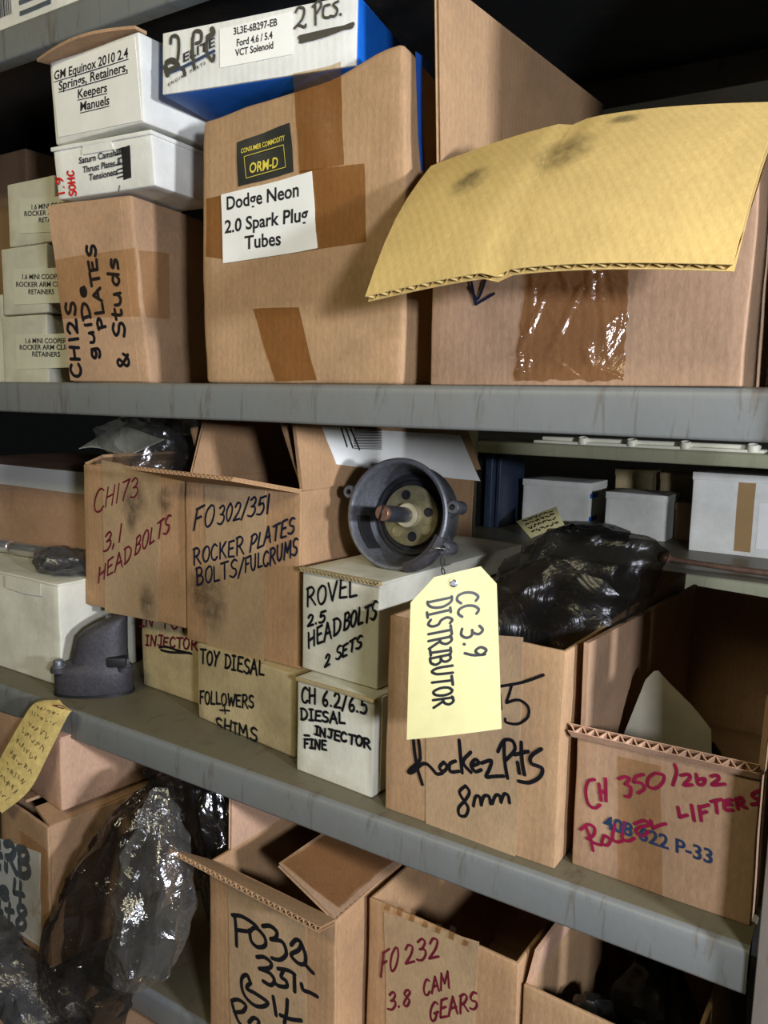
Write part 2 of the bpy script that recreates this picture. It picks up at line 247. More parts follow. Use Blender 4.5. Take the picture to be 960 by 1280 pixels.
 'solenoid': [('quad', 'F', 'sticker', [[0.0667, 0.0518], [0.1457, 0.0545], [0.1468, 0.0183], [0.0671, 0.0167]]),
              ('text', 'F', '3L3E-6B297-EB', 'print', [0.0825, 0.0442], [0.0478, 0.0009], [-0.0001, 0.0062], 0.0023, 'lettering'),
              ('text', 'F', 'Ford 4.6 / 5.4', 'print', [0.0862, 0.0335], [0.0392, 0.0011], [-0.0001, 0.0062], 0.0023, 'lettering'),
              ('text', 'F', 'VCT Solenoid', 'print', [0.0845, 0.0247], [0.0419, 0.0012], [-0.0001, 0.0062], 0.0023, 'lettering'),
              ('strokes', 'F',
               [[[0.1496, 0.0529], [0.1527, 0.0564], [0.1582, 0.0541], [0.1567, 0.0463], [0.1492, 0.04]], [[0.1486, 0.0396], [0.153, 0.0416], [0.1594, 0.0389], [0.1603, 0.0409]],
                [[0.1695, 0.0554], [0.1705, 0.0393]], [[0.167, 0.0548], [0.1732, 0.059], [0.1755, 0.0544], [0.1706, 0.048]],
                [[0.1842, 0.0537], [0.1786, 0.0528], [0.1782, 0.0449], [0.1844, 0.0431]], [[0.1927, 0.0551], [0.1879, 0.0531], [0.192, 0.0484], [0.19, 0.0435], [0.185, 0.0443]],
                [[0.1952, 0.0442], [0.1955, 0.0436]]],
               0.0022, 'handwriting'),
              ('strokes', 'F', [[[0.1555, 0.0277], [0.1817, 0.0295], [0.2076, 0.034]], [[0.1545, 0.0311], [0.1816, 0.0322], [0.2067, 0.0324]]], 0.0039, 'handwriting'),
              ('strokes', 'F',
               [[[0.0105, 0.0474], [0.0111, 0.0524], [0.0156, 0.0537], [0.0195, 0.0501], [0.0202, 0.0409], [0.019, 0.0309]], [[0.0361, 0.0485], [0.0362, 0.0365], [0.0384, 0.02]],
                [[0.0367, 0.0484], [0.0379, 0.0532], [0.0429, 0.0539], [0.0461, 0.0509], [0.0455, 0.044], [0.0405, 0.0428]],
                [[0.053, 0.0459], [0.0518, 0.0371], [0.0544, 0.0287], [0.0594, 0.024], [0.0606, 0.0288]], [[0.0177, 0.024], [0.0255, 0.0209], [0.0268, 0.0156]]],
               0.0035, 'handwriting'),
              ('strokes', 'F',
               [[[0.006, 0.0298], [0.0125, 0.0309], [0.0177, 0.0271], [0.0184, 0.0239], [0.0113, 0.0224], [0.0061, 0.0206]], [[0.0041, 0.026], [0.0067, 0.0184]],
                [[0.0585, 0.0529], [0.0594, 0.0488], [0.0536, 0.0463]]],
               0.0057, 'handwriting'),
              ('text', 'F', 'ELITE', 'print', [0.0254, 0.0271], [0.0364, 0.0101], [-0.0001, 0.0082], 0.0026, 'lettering'),
              ('text', 'F', 'E N G I N E   P A R T S', 'print', [0.0075, 0.0071], [0.0433, 0.0149], [-0.0, 0.003], 0.0026, 'lettering'),
              ('strokes', 'F', [[[0.01, 0.02], [0.0293, 0.0239], [0.0606, 0.0328]]], 0.0032, 'blue_line')],
 'toy': [('text', 'F', 'TOY DIESAL', 'hand', [0.0076, 0.0723], [0.1156, 0.0116], [0.0002, 0.0174], 0.0032, 'handwriting'),
         ('text', 'F', 'FOLLOWERS', 'hand', [0.0053, 0.0202], [0.1015, 0.0211], [0.0002, 0.0156], 0.003, 'handwriting'),
         ('text', 'F', '+', 'hand', [0.0457, 0.0177], [0.0195, 0.0043], [0.0001, 0.0091], 0.0025, 'handwriting'),
         ('text', 'F', 'SHIMS', 'hand', [0.0364, -0.0043], [0.0761, 0.0063], [0.0001, 0.0154], 0.0034, 'handwriting')]}


# ---------------------------------------------------------------- materials
def nodes_of(name):
    m = bpy.data.materials.new(name)
    m.use_nodes = True
    nt = m.node_tree
    return m, nt, nt.nodes['Principled BSDF']


def N(nt, typ, **kw):
    n = nt.nodes.new(typ)
    for k, v in kw.items():
        if k in n.inputs:
            n.inputs[k].default_value = v
        else:
            setattr(n, k, v)
    return n


def ramp(nt, fac, a, b, ca, cb):
    r = nt.nodes.new('ShaderNodeValToRGB')
    r.color_ramp.elements[0].position = a
    r.color_ramp.elements[1].position = b
    r.color_ramp.elements[0].color = (*ca, 1)
    r.color_ramp.elements[1].color = (*cb, 1)
    nt.links.new(fac, r.inputs[0])
    return r.outputs[0]


def mixc(nt, fac, a, b, mode='MIX'):
    m = nt.nodes.new('ShaderNodeMix')
    m.data_type = 'RGBA'
    m.blend_type = mode
    for i, v in ((0, fac), (6, a), (7, b)):
        if isinstance(v, bpy.types.NodeSocket):
            nt.links.new(v, m.inputs[i])
        elif i == 0:
            m.inputs[0].default_value = v
        else:
            m.inputs[i].default_value = (*v, 1)
    return m.outputs[2]


def lin(r, g, b):
    f = lambda c: (c / 255 / 12.92) if c / 255 <= .04045 else ((c / 255 + .055) / 1.055) ** 2.4
    return (f(r), f(g), f(b))


def board_mat(name, base, flute=True, dirt=0.35, rough=0.8, dirt_col=(0.10, 0.075, 0.045), seed=0.0, fiber=0.22, spec=0.25):
    m, nt, p = nodes_of(name)
    tc = N(nt, 'ShaderNodeTexCoord')
    mp = N(nt, 'ShaderNodeMapping')
    mp.inputs['Location'].default_value = (seed, seed * .7, seed * 1.3)
    nt.links.new(tc.outputs['Object'], mp.inputs[0])
    co = mp.outputs[0]
    n1 = N(nt, 'ShaderNodeTexNoise', Scale=14.0, Detail=5.0, Roughness=0.62)
    n2 = N(nt, 'ShaderNodeTexNoise', Scale=420.0, Detail=3.0, Roughness=0.7)
    n3 = N(nt, 'ShaderNodeTexNoise', Scale=9.0, Detail=6.0, Roughness=0.7)
    m2 = N(nt, 'ShaderNodeMapping')
    m2.inputs['Scale'].default_value = (1, 1, .35)
    nt.links.new(co, m2.inputs[0])
    nt.links.new(co, n1.inputs['Vector'])
    nt.links.new(m2.outputs[0], n2.inputs['Vector'])
    nt.links.new(co, n3.inputs['Vector'])
    b = Vector(base)
    c1 = ramp(nt, n1.outputs[0], .3, .72, tuple(b * .84), tuple(b * 1.1))
    c2 = mixc(nt, fiber, c1, ramp(nt, n2.outputs[0], .3, .7, tuple(b * .45), tuple(b * 1.5)))
    dmask = ramp(nt, n3.outputs[0], .50, .76, (0, 0, 0), (dirt, dirt, dirt))
    c3 = mixc(nt, dmask, c2, dirt_col)
    if flute:
        sx = N(nt, 'ShaderNodeSeparateXYZ')
        nt.links.new(co, sx.inputs[0])
        ad = N(nt, 'ShaderNodeMath', operation='ADD')
        nt.links.new(sx.outputs[0], ad.inputs[0])
        nt.links.new(sx.outputs[1], ad.inputs[1])
        mu = N(nt, 'ShaderNodeMath', operation='MULTIPLY')
        mu.inputs[1].default_value = 2 * math.pi / .0075
        nt.links.new(ad.outputs[0], mu.inputs[0])
        si = N(nt, 'ShaderNodeMath', operation='SINE')
        nt.links.new(mu.outputs[0], si.inputs[0])
        mr = N(nt, 'ShaderNodeMapRange')
        mr.inputs[1].default_value = -1
        nt.links.new(si.outputs[0], mr.inputs[0])
        wv = mr.outputs[0]
        c3 = mixc(nt, ramp(nt, wv, 0, 1, (.10, .10, .10), (0, 0, 0)), c3, tuple(b * .55))
    nt.links.new(c3, p.inputs['Base Color'])
    p.inputs['Roughness'].default_value = rough
    p.inputs['Specular IOR Level'].default_value = spec
    bp = N(nt, 'ShaderNodeBump', Strength=0.25, Distance=0.0006)
    nt.links.new(n2.outputs[0], bp.inputs['Height'])
    nrm = bp.outputs[0]
    n4 = N(nt, 'ShaderNodeTexNoise', Scale=26.0, Detail=4.0, Roughness=0.55)
    nt.links.new(co, n4.inputs['Vector'])
    b3 = N(nt, 'ShaderNodeBump', Strength=0.3, Distance=0.003)
    nt.links.new(n4.outputs[0], b3.inputs['Height'])
    nt.links.new(nrm, b3.inputs['Normal'])
    nrm = b3.outputs[0]
    if flute:
        b2 = N(nt, 'ShaderNodeBump', Strength=0.08, Distance=0.0006)
        nt.links.new(wv, b2.inputs['Height'])
        nt.links.new(nrm, b2.inputs['Normal'])
        nrm = b2.outputs[0]
    nt.links.new(nrm, p.inputs['Normal'])
    return m


def plain(name, col, rough=0.6, metal=0.0, bump=0.0, bscale=60.0, var=0.15, spec=0.4):
    m, nt, p = nodes_of(name)
    tc = N(nt, 'ShaderNodeTexCoord')
    n1 = N(nt, 'ShaderNodeTexNoise', Scale=bscale, Detail=5.0, Roughness=0.65)
    nt.links.new(tc.outputs['Object'], n1.inputs['Vector'])
    b = Vector(col)
    nt.links.new(ramp(nt, n1.outputs[0], .3, .7, tuple(b * (1 - var)), tuple(b * (1 + var))), p.inputs['Base Color'])
    p.inputs['Roughness'].default_value = rough
    p.inputs['Metallic'].default_value = metal
    p.inputs['Specular IOR Level'].default_value = spec
    if bump:
        bp = N(nt, 'ShaderNodeBump', Strength=bump, Distance=0.002)
        nt.links.new(n1.outputs[0], bp.inputs['Height'])
        nt.links.new(bp.outputs[0], p.inputs['Normal'])
    return m


def paint_mat(name, base, rust=(0.09, 0.065, 0.04), amount=.5):
    """old painted sheet steel: scuffed, streaked and dirty"""
    m, nt, p = nodes_of(name)
    tc = N(nt, 'ShaderNodeTexCoord')
    n1 = N(nt, 'ShaderNodeTexNoise', Scale=7.0, Detail=8.0, Roughness=0.7)
    mp = N(nt, 'ShaderNodeMapping')
    mp.inputs['Scale'].default_value = (60, 25, 9)
    n2 = N(nt, 'ShaderNodeTexNoise', Scale=1.0, Detail=6.0, Roughness=0.7, Distortion=.8)
    n3 = N(nt, 'ShaderNodeTexNoise', Scale=120.0, Detail=3.0)
    nt.links.new(tc.outputs['Object'], n1.inputs['Vector'])
    nt.links.new(tc.outputs['Object'], mp.inputs[0])
    nt.links.new(mp.outputs[0], n2.inputs['Vector'])
    nt.links.new(tc.outputs['Object'], n3.inputs['Vector'])
    b = Vector(base)
    c = ramp(nt, n1.outputs[0], .3, .75, tuple(b * .86), tuple(b * 1.1))
    k = ramp(nt, n2.outputs[0], .55, .66, (0, 0, 0), (amount,) * 3)
    c = mixc(nt, k, c, rust)
    k2 = ramp(nt, n1.outputs[0], .52, .70, (0, 0, 0), (amount * .7,) * 3)
    c = mixc(nt, k2, c, tuple(Vector(rust) * 1.4))
    nt.links.new(c, p.inputs['Base Color'])
    p.inputs['Roughness'].default_value = .42
    p.inputs['Specular IOR Level'].default_value = .45
    bp = N(nt, 'ShaderNodeBump', Strength=.15, Distance=0.001)
    nt.links.new(n3.outputs[0], bp.inputs['Height'])
    nt.links.new(bp.outputs[0], p.inputs['Normal'])
    return m


def film_mat(name, tint, body, fac, rough=.12, bscale=90.0, bump=.6, dist=.004, sharp=True, edge=.45, gloss=0.0):
    """clear or tinted plastic film: mostly see-through, with glints on its creases"""
    m, nt, p = nodes_of(name)
    tc = N(nt, 'ShaderNodeTexCoord')
    v = N(nt, 'ShaderNodeTexVoronoi', Scale=bscale)
    n1 = N(nt, 'ShaderNodeTexNoise', Scale=bscale * .5, Detail=5.0, Roughness=.6, Distortion=1.2)
    nt.links.new(tc.outputs['Object'], v.inputs['Vector'])
    nt.links.new(tc.outputs['Object'], n1.inputs['Vector'])
    p.inputs['Base Color'].default_value = (*body, 1)
    p.inputs['Roughness'].default_value = rough
    p.inputs['Specular IOR Level'].default_value = .8
    bp = N(nt, 'ShaderNodeBump', Strength=bump, Distance=dist)
    ad = N(nt, 'ShaderNodeMath', operation='ADD')
    nt.links.new(n1.outputs[0], ad.inputs[0])
    if sharp:
        nt.links.new(v.outputs['Distance'], ad.inputs[1])
    nt.links.new(ad.outputs[0], bp.inputs['Height'])
    nt.links.new(bp.outputs[0], p.inputs['Normal'])
    t = N(nt, 'ShaderNodeBsdfTransparent')
    t.inputs[0].default_value = (*tint, 1)
    mx = N(nt, 'ShaderNodeMixShader')
    lw = N(nt, 'ShaderNodeLayerWeight', Blend=.35)
    nt.links.new(bp.outputs[0], lw.inputs['Normal'])
    mr = N(nt, 'ShaderNodeMapRange')
    mr.inputs[3].default_value = fac
    mr.inputs[4].default_value = min(1.0, fac + edge)
    nt.links.new(lw.outputs['Facing'], mr.inputs[0])
    nt.links.new(mr.outputs[0], mx.inputs[0])
    nt.links.new(t.outputs[0], mx.inputs[1])
    nt.links.new(p.outputs[0], mx.inputs[2])
    out = mx.outputs[0]
    if gloss:
        g = N(nt, 'ShaderNodeBsdfGlossy', Roughness=rough)
        g.inputs['Color'].default_value = (gloss, gloss, gloss, 1)
        nt.links.new(bp.outputs[0], g.inputs['Normal'])
        ads = N(nt, 'ShaderNodeAddShader')
        nt.links.new(out, ads.inputs[0])
        nt.links.new(g.outputs[0], ads.inputs[1])
        out = ads.outputs[0]
    nt.links.new(out, nt.nodes['Material Output'].inputs[0])
    return m


def smudge_mat(name, col, strength=.8):
    m, nt, p = nodes_of(name)
    tc = N(nt, 'ShaderNodeTexCoord')
    vs = N(nt, 'ShaderNodeVectorMath', operation='DISTANCE')
    vs.inputs[1].default_value = (.5, .5, 0)
    nt.links.new(tc.outputs['UV'], vs.inputs[0])
    f = N(nt, 'ShaderNodeMapRange')
    f.inputs[1].default_value = .15
    f.inputs[2].default_value = .5
    f.inputs[3].default_value = 1
    f.inputs[4].default_value = 0
    nt.links.new(vs.outputs['Value'], f.inputs[0])
    n1 = N(nt, 'ShaderNodeTexNoise', Scale=70.0, Detail=7.0, Roughness=0.7)
    nt.links.new(tc.outputs['Object'], n1.inputs['Vector'])
    r = ramp(nt, n1.outputs[0], .28, .72, (0, 0, 0), (strength,) * 3)
    mu = N(nt, 'ShaderNodeMath', operation='MULTIPLY')
    nt.links.new(r, mu.inputs[0])
    nt.links.new(f.outputs[0], mu.inputs[1])
    p.inputs['Base Color'].default_value = (*col, 1)
    p.inputs['Roughness'].default_value = .7
    t = N(nt, 'ShaderNodeBsdfTransparent')
    mx = N(nt, 'ShaderNodeMixShader')
    nt.links.new(mu.outputs[0], mx.inputs[0])
    nt.links.new(t.outputs[0], mx.inputs[1])
    nt.links.new(p.outputs[0], mx.inputs[2])
    nt.links.new(mx.outputs[0], nt.nodes['Material Output'].inputs[0])
    return m


KRAFT = lin(176, 142, 104)
M = {
    'kraft': board_mat('kraft_board', KRAFT, seed=0),
    'kraft_warm': board_mat('warm_kraft_board', lin(178, 141, 102), seed=3.1),
    'kraft_dull': board_mat('dull_kraft_board', lin(168, 136, 106), seed=5.7, dirt=.4),
    'kraft_plain': board_mat('smooth_kraft_board', lin(174, 140, 106), flute=False, seed=8.2),
    'kraft_pink': board_mat('pinkish_kraft_board', lin(198, 160, 130), flute=False, seed=2.2),
    'tan': board_mat('tan_board', lin(194, 176, 132), flute=False, seed=4.4, dirt=.55, dirt_col=(.2, .16, .08)),
    'yellow': board_mat('warm_lit_board', lin(216, 186, 116), flute=True, seed=6.3, dirt=.12, fiber=.12),  # flap liner; the warm overhead light is mixed into its colour
    'white': board_mat('white_board', lin(226, 226, 214), flute=False, seed=1.4, dirt=.22, dirt_col=(.35, .32, .22), fiber=.05, rough=.6),
    'white_dirty': board_mat('stained_white_board', lin(216, 214, 194), flute=False, seed=9.4, dirt=.5, dirt_col=(.33, .30, .18), fiber=.06, rough=.6),
    'white_ridged': board_mat('ridged_white_board', lin(224, 224, 214), flute=True, seed=2.8, dirt=.15, dirt_col=(.4, .38, .3), fiber=.05, rough=.6),
    'blue_board': plain('blue_printed_board', lin(20, 98, 190), .5, bscale=40),
    'paper': plain('label_paper', lin(236, 236, 226), .55, bscale=30, var=.04),
    'paper_aged': plain('aged_label_paper', lin(222, 222, 200), .5, bscale=30, var=.06),
    'paper_grey': plain('greyed_label_paper', lin(196, 198, 196), .4, bscale=18, var=.12),
    'black_label': plain('black_label_paper', lin(44, 46, 42), .4, bscale=60, var=.2),
    'ink': plain('black_marker_ink', (.008, .008, .010), .42, var=.3),
    'print': plain('black_print', (.012, .012, .014), .6, var=.2),
    'red_ink': plain('dark_red_marker_ink', lin(104, 22, 40), .5, var=.2),
    'bright_red': plain('red_marker_ink', lin(206, 40, 30), .5, var=.2),
    'magenta_ink': plain('magenta_marker_ink', lin(136, 20, 58), .5, var=.25),
    'navy_ink': plain('navy_marker_ink', lin(22, 26, 46), .5, var=.3),
    'grey_ink': plain('grey_marker_ink', lin(82, 90, 96), .5, var=.3),
    'blue_ink': plain('blue_stencil_ink', lin(34, 52, 84), .6, var=.25),
    'blue_print': plain('blue_print', lin(32, 84, 170), .6, var=.1),
    'yellow_print': plain('yellow_print', lin(214, 196, 70), .6, var=.1),
    'tape': film_mat('brown_packing_tape', (.87, .79, .67), lin(150, 112, 72), .08, rough=.25, bscale=18, bump=.2, edge=.0, sharp=False, gloss=.012),
    'thin_tape': film_mat('thin_clear_tape', (.95, .92, .87), lin(150, 112, 72), .03, rough=.25, bscale=18, bump=.2, edge=.0, sharp=False, gloss=.02),
    'clear_tape': film_mat('clear_packing_tape', (.88, .82, .74), lin(120, 96, 72), .04, rough=.12, bscale=22, bump=1.0, dist=.012, edge=.06, gloss=.05),
    'paper_tape': board_mat('paper_tape', lin(176, 148, 112), flute=False, seed=7.7, dirt=.35, rough=.5, spec=.45),
    'film': film_mat('clear_film', (.86, .86, .84), (.16, .16, .15), .10, rough=.16, bscale=22, bump=1.0, dist=.012, edge=.3, gloss=.16),
    'film_dark': film_mat('smoky_film', (.58, .54, .48), (.022, .020, .018), .26, rough=.15, bscale=22, bump=1.0, dist=.012, edge=.25, gloss=.09),
    'film_smoke': film_mat('dull_smoky_film', (.62, .60, .56), (.03, .03, .028), .20, rough=.3, bscale=16, bump=.9, dist=.012, edge=.3, gloss=.025),
    'film_grey': film_mat('grey_film', (.55, .55, .56), (.10, .10, .105), .4, rough=.22, bscale=40, bump=.8, dist=.01, gloss=.06),
    'steel': paint_mat('grey_shelf_paint', lin(120, 123, 119)),
    'deck': paint_mat('dirty_shelf_top', lin(104, 99, 78), amount=.75),
    'deck_shaded': paint_mat('shaded_shelf_sheet', lin(44, 46, 48), amount=.3),  # shelf paint darkened to stand for the top shelf's unlit underside
    'olive': paint_mat('olive_shelf_paint', lin(158, 158, 128), amount=.25),
    'post': paint_mat('brown_grey_post_paint', lin(120, 112, 102), amount=.6),
    'chrome': plain('chrome', (.75, .75, .75), .32, .85, var=.03),
    'cast': plain('dark_cast_aluminium', lin(64, 62, 65), .55, .2, bump=.35, bscale=220, var=.25),
    'cast_lid': plain('grey_cast_iron', lin(112, 114, 118), .46, .6, bump=.3, bscale=160, var=.25),
    'cast_in': plain('dark_bowl_metal', lin(70, 70, 74), .4, .7, bump=.1, var=.3),
    'brass': plain('dull_olive_plate', lin(150, 142, 108), .45, .45, bump=.1, bscale=120, var=.2),
    'bush': plain('pale_bushing', lin(206, 196, 160), .45, .3, var=.1),
    'shaft': plain('turned_steel', lin(120, 124, 132), .28, .9, var=.2),
    'copper': plain('rusty_shaft_end', lin(150, 112, 92), .4, .7, var=.25),
    'wire': plain('galvanised_wire', (.55, .55, .57), .3, 1.0, var=.2),
    'black': plain('black_trim_and_hole_shade', (.012, .012, .013), .5, var=.2),  # black parts, and the shade painted inside holes and slots
    'dark_junk': plain('oily_parts', (.02, .019, .018), .35, .4, bump=.5, bscale=40, var=.5),
    'blue_junk': plain('dark_blue_panel', lin(44, 56, 72), .4, var=.2),
    'manila': plain('manila_card', lin(206, 199, 140), .6, bscale=40, var=.06),
    'manila_dirty': plain('soiled_manila_card', lin(214, 190, 118), .6, bscale=110, var=.22),
    'eyelet': plain('red_brown_fibre_ring', lin(130, 62, 34), .6, var=.15),
    'pencil': plain('pencil_grey', lin(112, 96, 60), .7, var=.3),
    'smudge': smudge_mat('grease_smudge', (.02, .018, .016), .62),
    'room': plain('dark_wall_paint', lin(62, 62, 60), .85, bscale=6, var=.1),
    'floor': plain('concrete', lin(96, 94, 90), .8, bscale=9, var=.2, bump=.2),
    'paper_shaded': plain('shade_darkened_paper', lin(150, 144, 124), .7, bscale=40, var=.1),  # white paper, its colour darkened for the dim inside of the box
    'torch': plain('cream_plastic', lin(232, 230, 206), .45, bscale=40, var=.04),
    'rust': plain('rusty_rod', lin(132, 104, 84), .5, .5, bump=.2, var=.3),
}

# ---------------------------------------------------------------- mesh helpers
def lerp(a, b, t):
    return a + (b - a) * t


def axis_pts(lo, hi, r, step):
    a = [lo, lo + r * .3, lo + r]
    n = max(1, int(round((hi - lo - 2 * r) / step)))
    a += [lo + r + (hi - lo - 2 * r) * i / n for i in range(1, n)]
    return a + [hi - r, hi - r * .3, hi]


class MB:
    """collects vertices and faces of ONE mesh"""
    def __init__(s, warp=None):
        s.v, s.f, s.uv, s.warp = [], [], {}, warp

    def add(s, p):
        p = Vector(p)
        s.v.append(s.warp(p) if s.warp else p)
        return len(s.v) - 1

    def grid(s, fn, nu, nv, flip=False, uv=False, close_u=False):
        idx = [[s.add(fn(i / nu, j / nv)) for j in range(nv + 1)] for i in range(nu + (0 if close_u else 1))]
        if uv:
            for i in range(len(idx)):
                for j in range(nv + 1):
                    s.uv[idx[i][j]] = (i / nu, j / nv)
        for i in range(nu):
            i2 = (i + 1) % len(idx)
            for j in range(nv):
                q = (idx[i][j], idx[i2][j], idx[i2][j + 1], idx[i][j + 1])
                s.f.append(q[::-1] if flip else q)
        return idx

    def rbox(s, lo, hi, r=.002, step=.02):
        lo, hi = Vector(lo), Vector(hi)
        r = min(r, min((hi[i] - lo[i]) for i in range(3)) * .49)
        ax = [axis_pts(lo[i], hi[i], r, step) for i in range(3)]
        memo = {}

        def vert(p):
            k = tuple(round(c, 7) for c in p)
            if k not in memo:
                q = Vector([min(max(p[i], lo[i] + r), hi[i] - r) for i in range(3)])
                d = Vector(p) - q
                memo[k] = s.add(q + d.normalized() * r if d.length > 1e-9 else q)
            return memo[k]
        for a in range(3):
            b, c = (a + 1) % 3, (a + 2) % 3
            for side in (0, 1):
                va = hi[a] if side else lo[a]
                for i in range(len(ax[b]) - 1):
                    for j in range(len(ax[c]) - 1):
                        q = []
                        for (di, dj) in ((0, 0), (1, 0), (1, 1), (0, 1)):
                            p = [0, 0, 0]
                            p[a], p[b], p[c] = va, ax[b][i + di], ax[c][j + dj]
                            q.append(vert(p))
                        s.f.append(tuple(q if side else q[::-1]))

    def tube(s, pts, r, n=10, caps=True):
        pts = [Vector(p) for p in pts]
        rr = r if isinstance(r, (list, tuple)) else [r] * len(pts)
        rings = []
        up = None
        for i, p in enumerate(pts):
            t = (pts[min(i + 1, len(pts) - 1)] - pts[max(i - 1, 0)]).normalized()
            if up is None:
                up = t.orthogonal().normalized()
            up = (up - t * up.dot(t)).normalized()
            w = t.cross(up)
            rings.append([s.add(p + (up * math.cos(a) + w * math.sin(a)) * rr[i]) for a in [2 * math.pi * k / n for k in range(n)]])
        for a, b in zip(rings, rings[1:]):
            for k in range(n):
                s.f.append((a[k], a[(k + 1) % n], b[(k + 1) % n], b[k]))
        if caps:
            s.f.append(tuple(rings[0][::-1]))
            s.f.append(tuple(rings[-1]))

    def lathe(s, o, axis, prof, n=48, ref=None):
        """prof: (distance along axis, radius)"""
        axis = Vector(axis).normalized()
        u = (Vector(ref) if ref else axis.orthogonal()).normalized()
        u = (u - axis * u.dot(axis)).normalized()
        w = axis.cross(u)
        o = Vector(o)
        rings = []
        for (a, r) in prof:
            if r < 1e-6:
                rings.append([s.add(o + axis * a)])
            else:
                rings.append([s.add(o + axis * a + (u * math.cos(t) + w * math.sin(t)) * r) for t in [2 * math.pi * k / n for k in range(n)]])
        for a, b in zip(rings, rings[1:]):
            for k in range(n):
                k2 = (k + 1) % n
                if len(a) == 1 and len(b) == 1:
                    continue
                if len(a) == 1:
                    s.f.append((a[0], b[k2], b[k]))
                elif len(b) == 1:
                    s.f.append((a[k], a[k2], b[0]))
                else:
                    s.f.append((a[k], a[k2], b[k2], b[k]))

    def loft(s, rings, close=True, caps=True):
        ids = [[s.add(p) for p in r] for r in rings]
        n = len(ids[0])
        for a, b in zip(ids, ids[1:]):
            for k in range(n if close else n - 1):
                s.f.append((a[k], a[(k + 1) % n], b[(k + 1) % n], b[k]))
        if caps:
            s.f.append(tuple(ids[0][::-1]))
            s.f.append(tuple(ids[-1]))

    def sheet(s, fn, nu, nv, th, uv=False):
        """two-sided sheet: fn(u, v, o) gives the point at height o above the surface"""
        a = s.grid(lambda u, v: fn(u, v, th), nu, nv, uv=uv)
        b = s.grid(lambda u, v: fn(u, v, 0), nu, nv, flip=True, uv=uv)
        for i in range(nu):
            s.f.append((a[i][0], b[i][0], b[i + 1][0], a[i + 1][0]))
            s.f.append((a[i + 1][nv], b[i + 1][nv], b[i][nv], a[i][nv]))
        for j in range(nv):
            s.f.append((a[0][j + 1], b[0][j + 1], b[0][j], a[0][j]))
            s.f.append((a[nu][j], b[nu][j], b[nu][j + 1], a[nu][j + 1]))

    def build(s, name, mat, parent=None, smooth=True, angle=40, recalc=True):
        me = bpy.data.meshes.new(name)
        me.from_pydata([tuple(v) for v in s.v], [], s.f)
        if s.uv:
            l = me.uv_layers.new(name='UVMap')
            for lp in me.loops:
                l.data[lp.index].uv = s.uv.get(lp.vertex_index, (0, 0))
        if recalc:
            bm = bmesh.new()
            bm.from_mesh(me)
            bmesh.ops.recalc_face_normals(bm, faces=bm.faces)
            for e in bm.edges:
                if len(e.link_faces) == 2 and e.calc_face_angle(0) > math.radians(angle):
                    e.smooth = False
            bm.to_mesh(me)
            bm.free()
        if smooth:
            me.polygons.foreach_set('use_smooth', [True] * len(me.polygons))
        me.materials.append(M[mat] if isinstance(mat, str) else mat)
        me.update()
        o = bpy.data.objects.new(name, me)
        COL.objects.link(o)
        if parent is not None:
            o.parent = parent
        return o


def tag(o, label=None, cat=None, group=None, kind=None):
    if label:
        o['label'] = label
    if cat:
        o['category'] = cat
    if group:
        o['group'] = group
    if kind:
        o['kind'] = kind
    return o


def thing(name, label, cat, loc=(0, 0, 0), rz=0, group=None):
    e = bpy.data.objects.new(name, None)
    e.empty_display_size = .02
    COL.objects.link(e)
    e.location = loc
    e.rotation_euler = (0, 0, rz)
    return tag(e, label, cat, group)


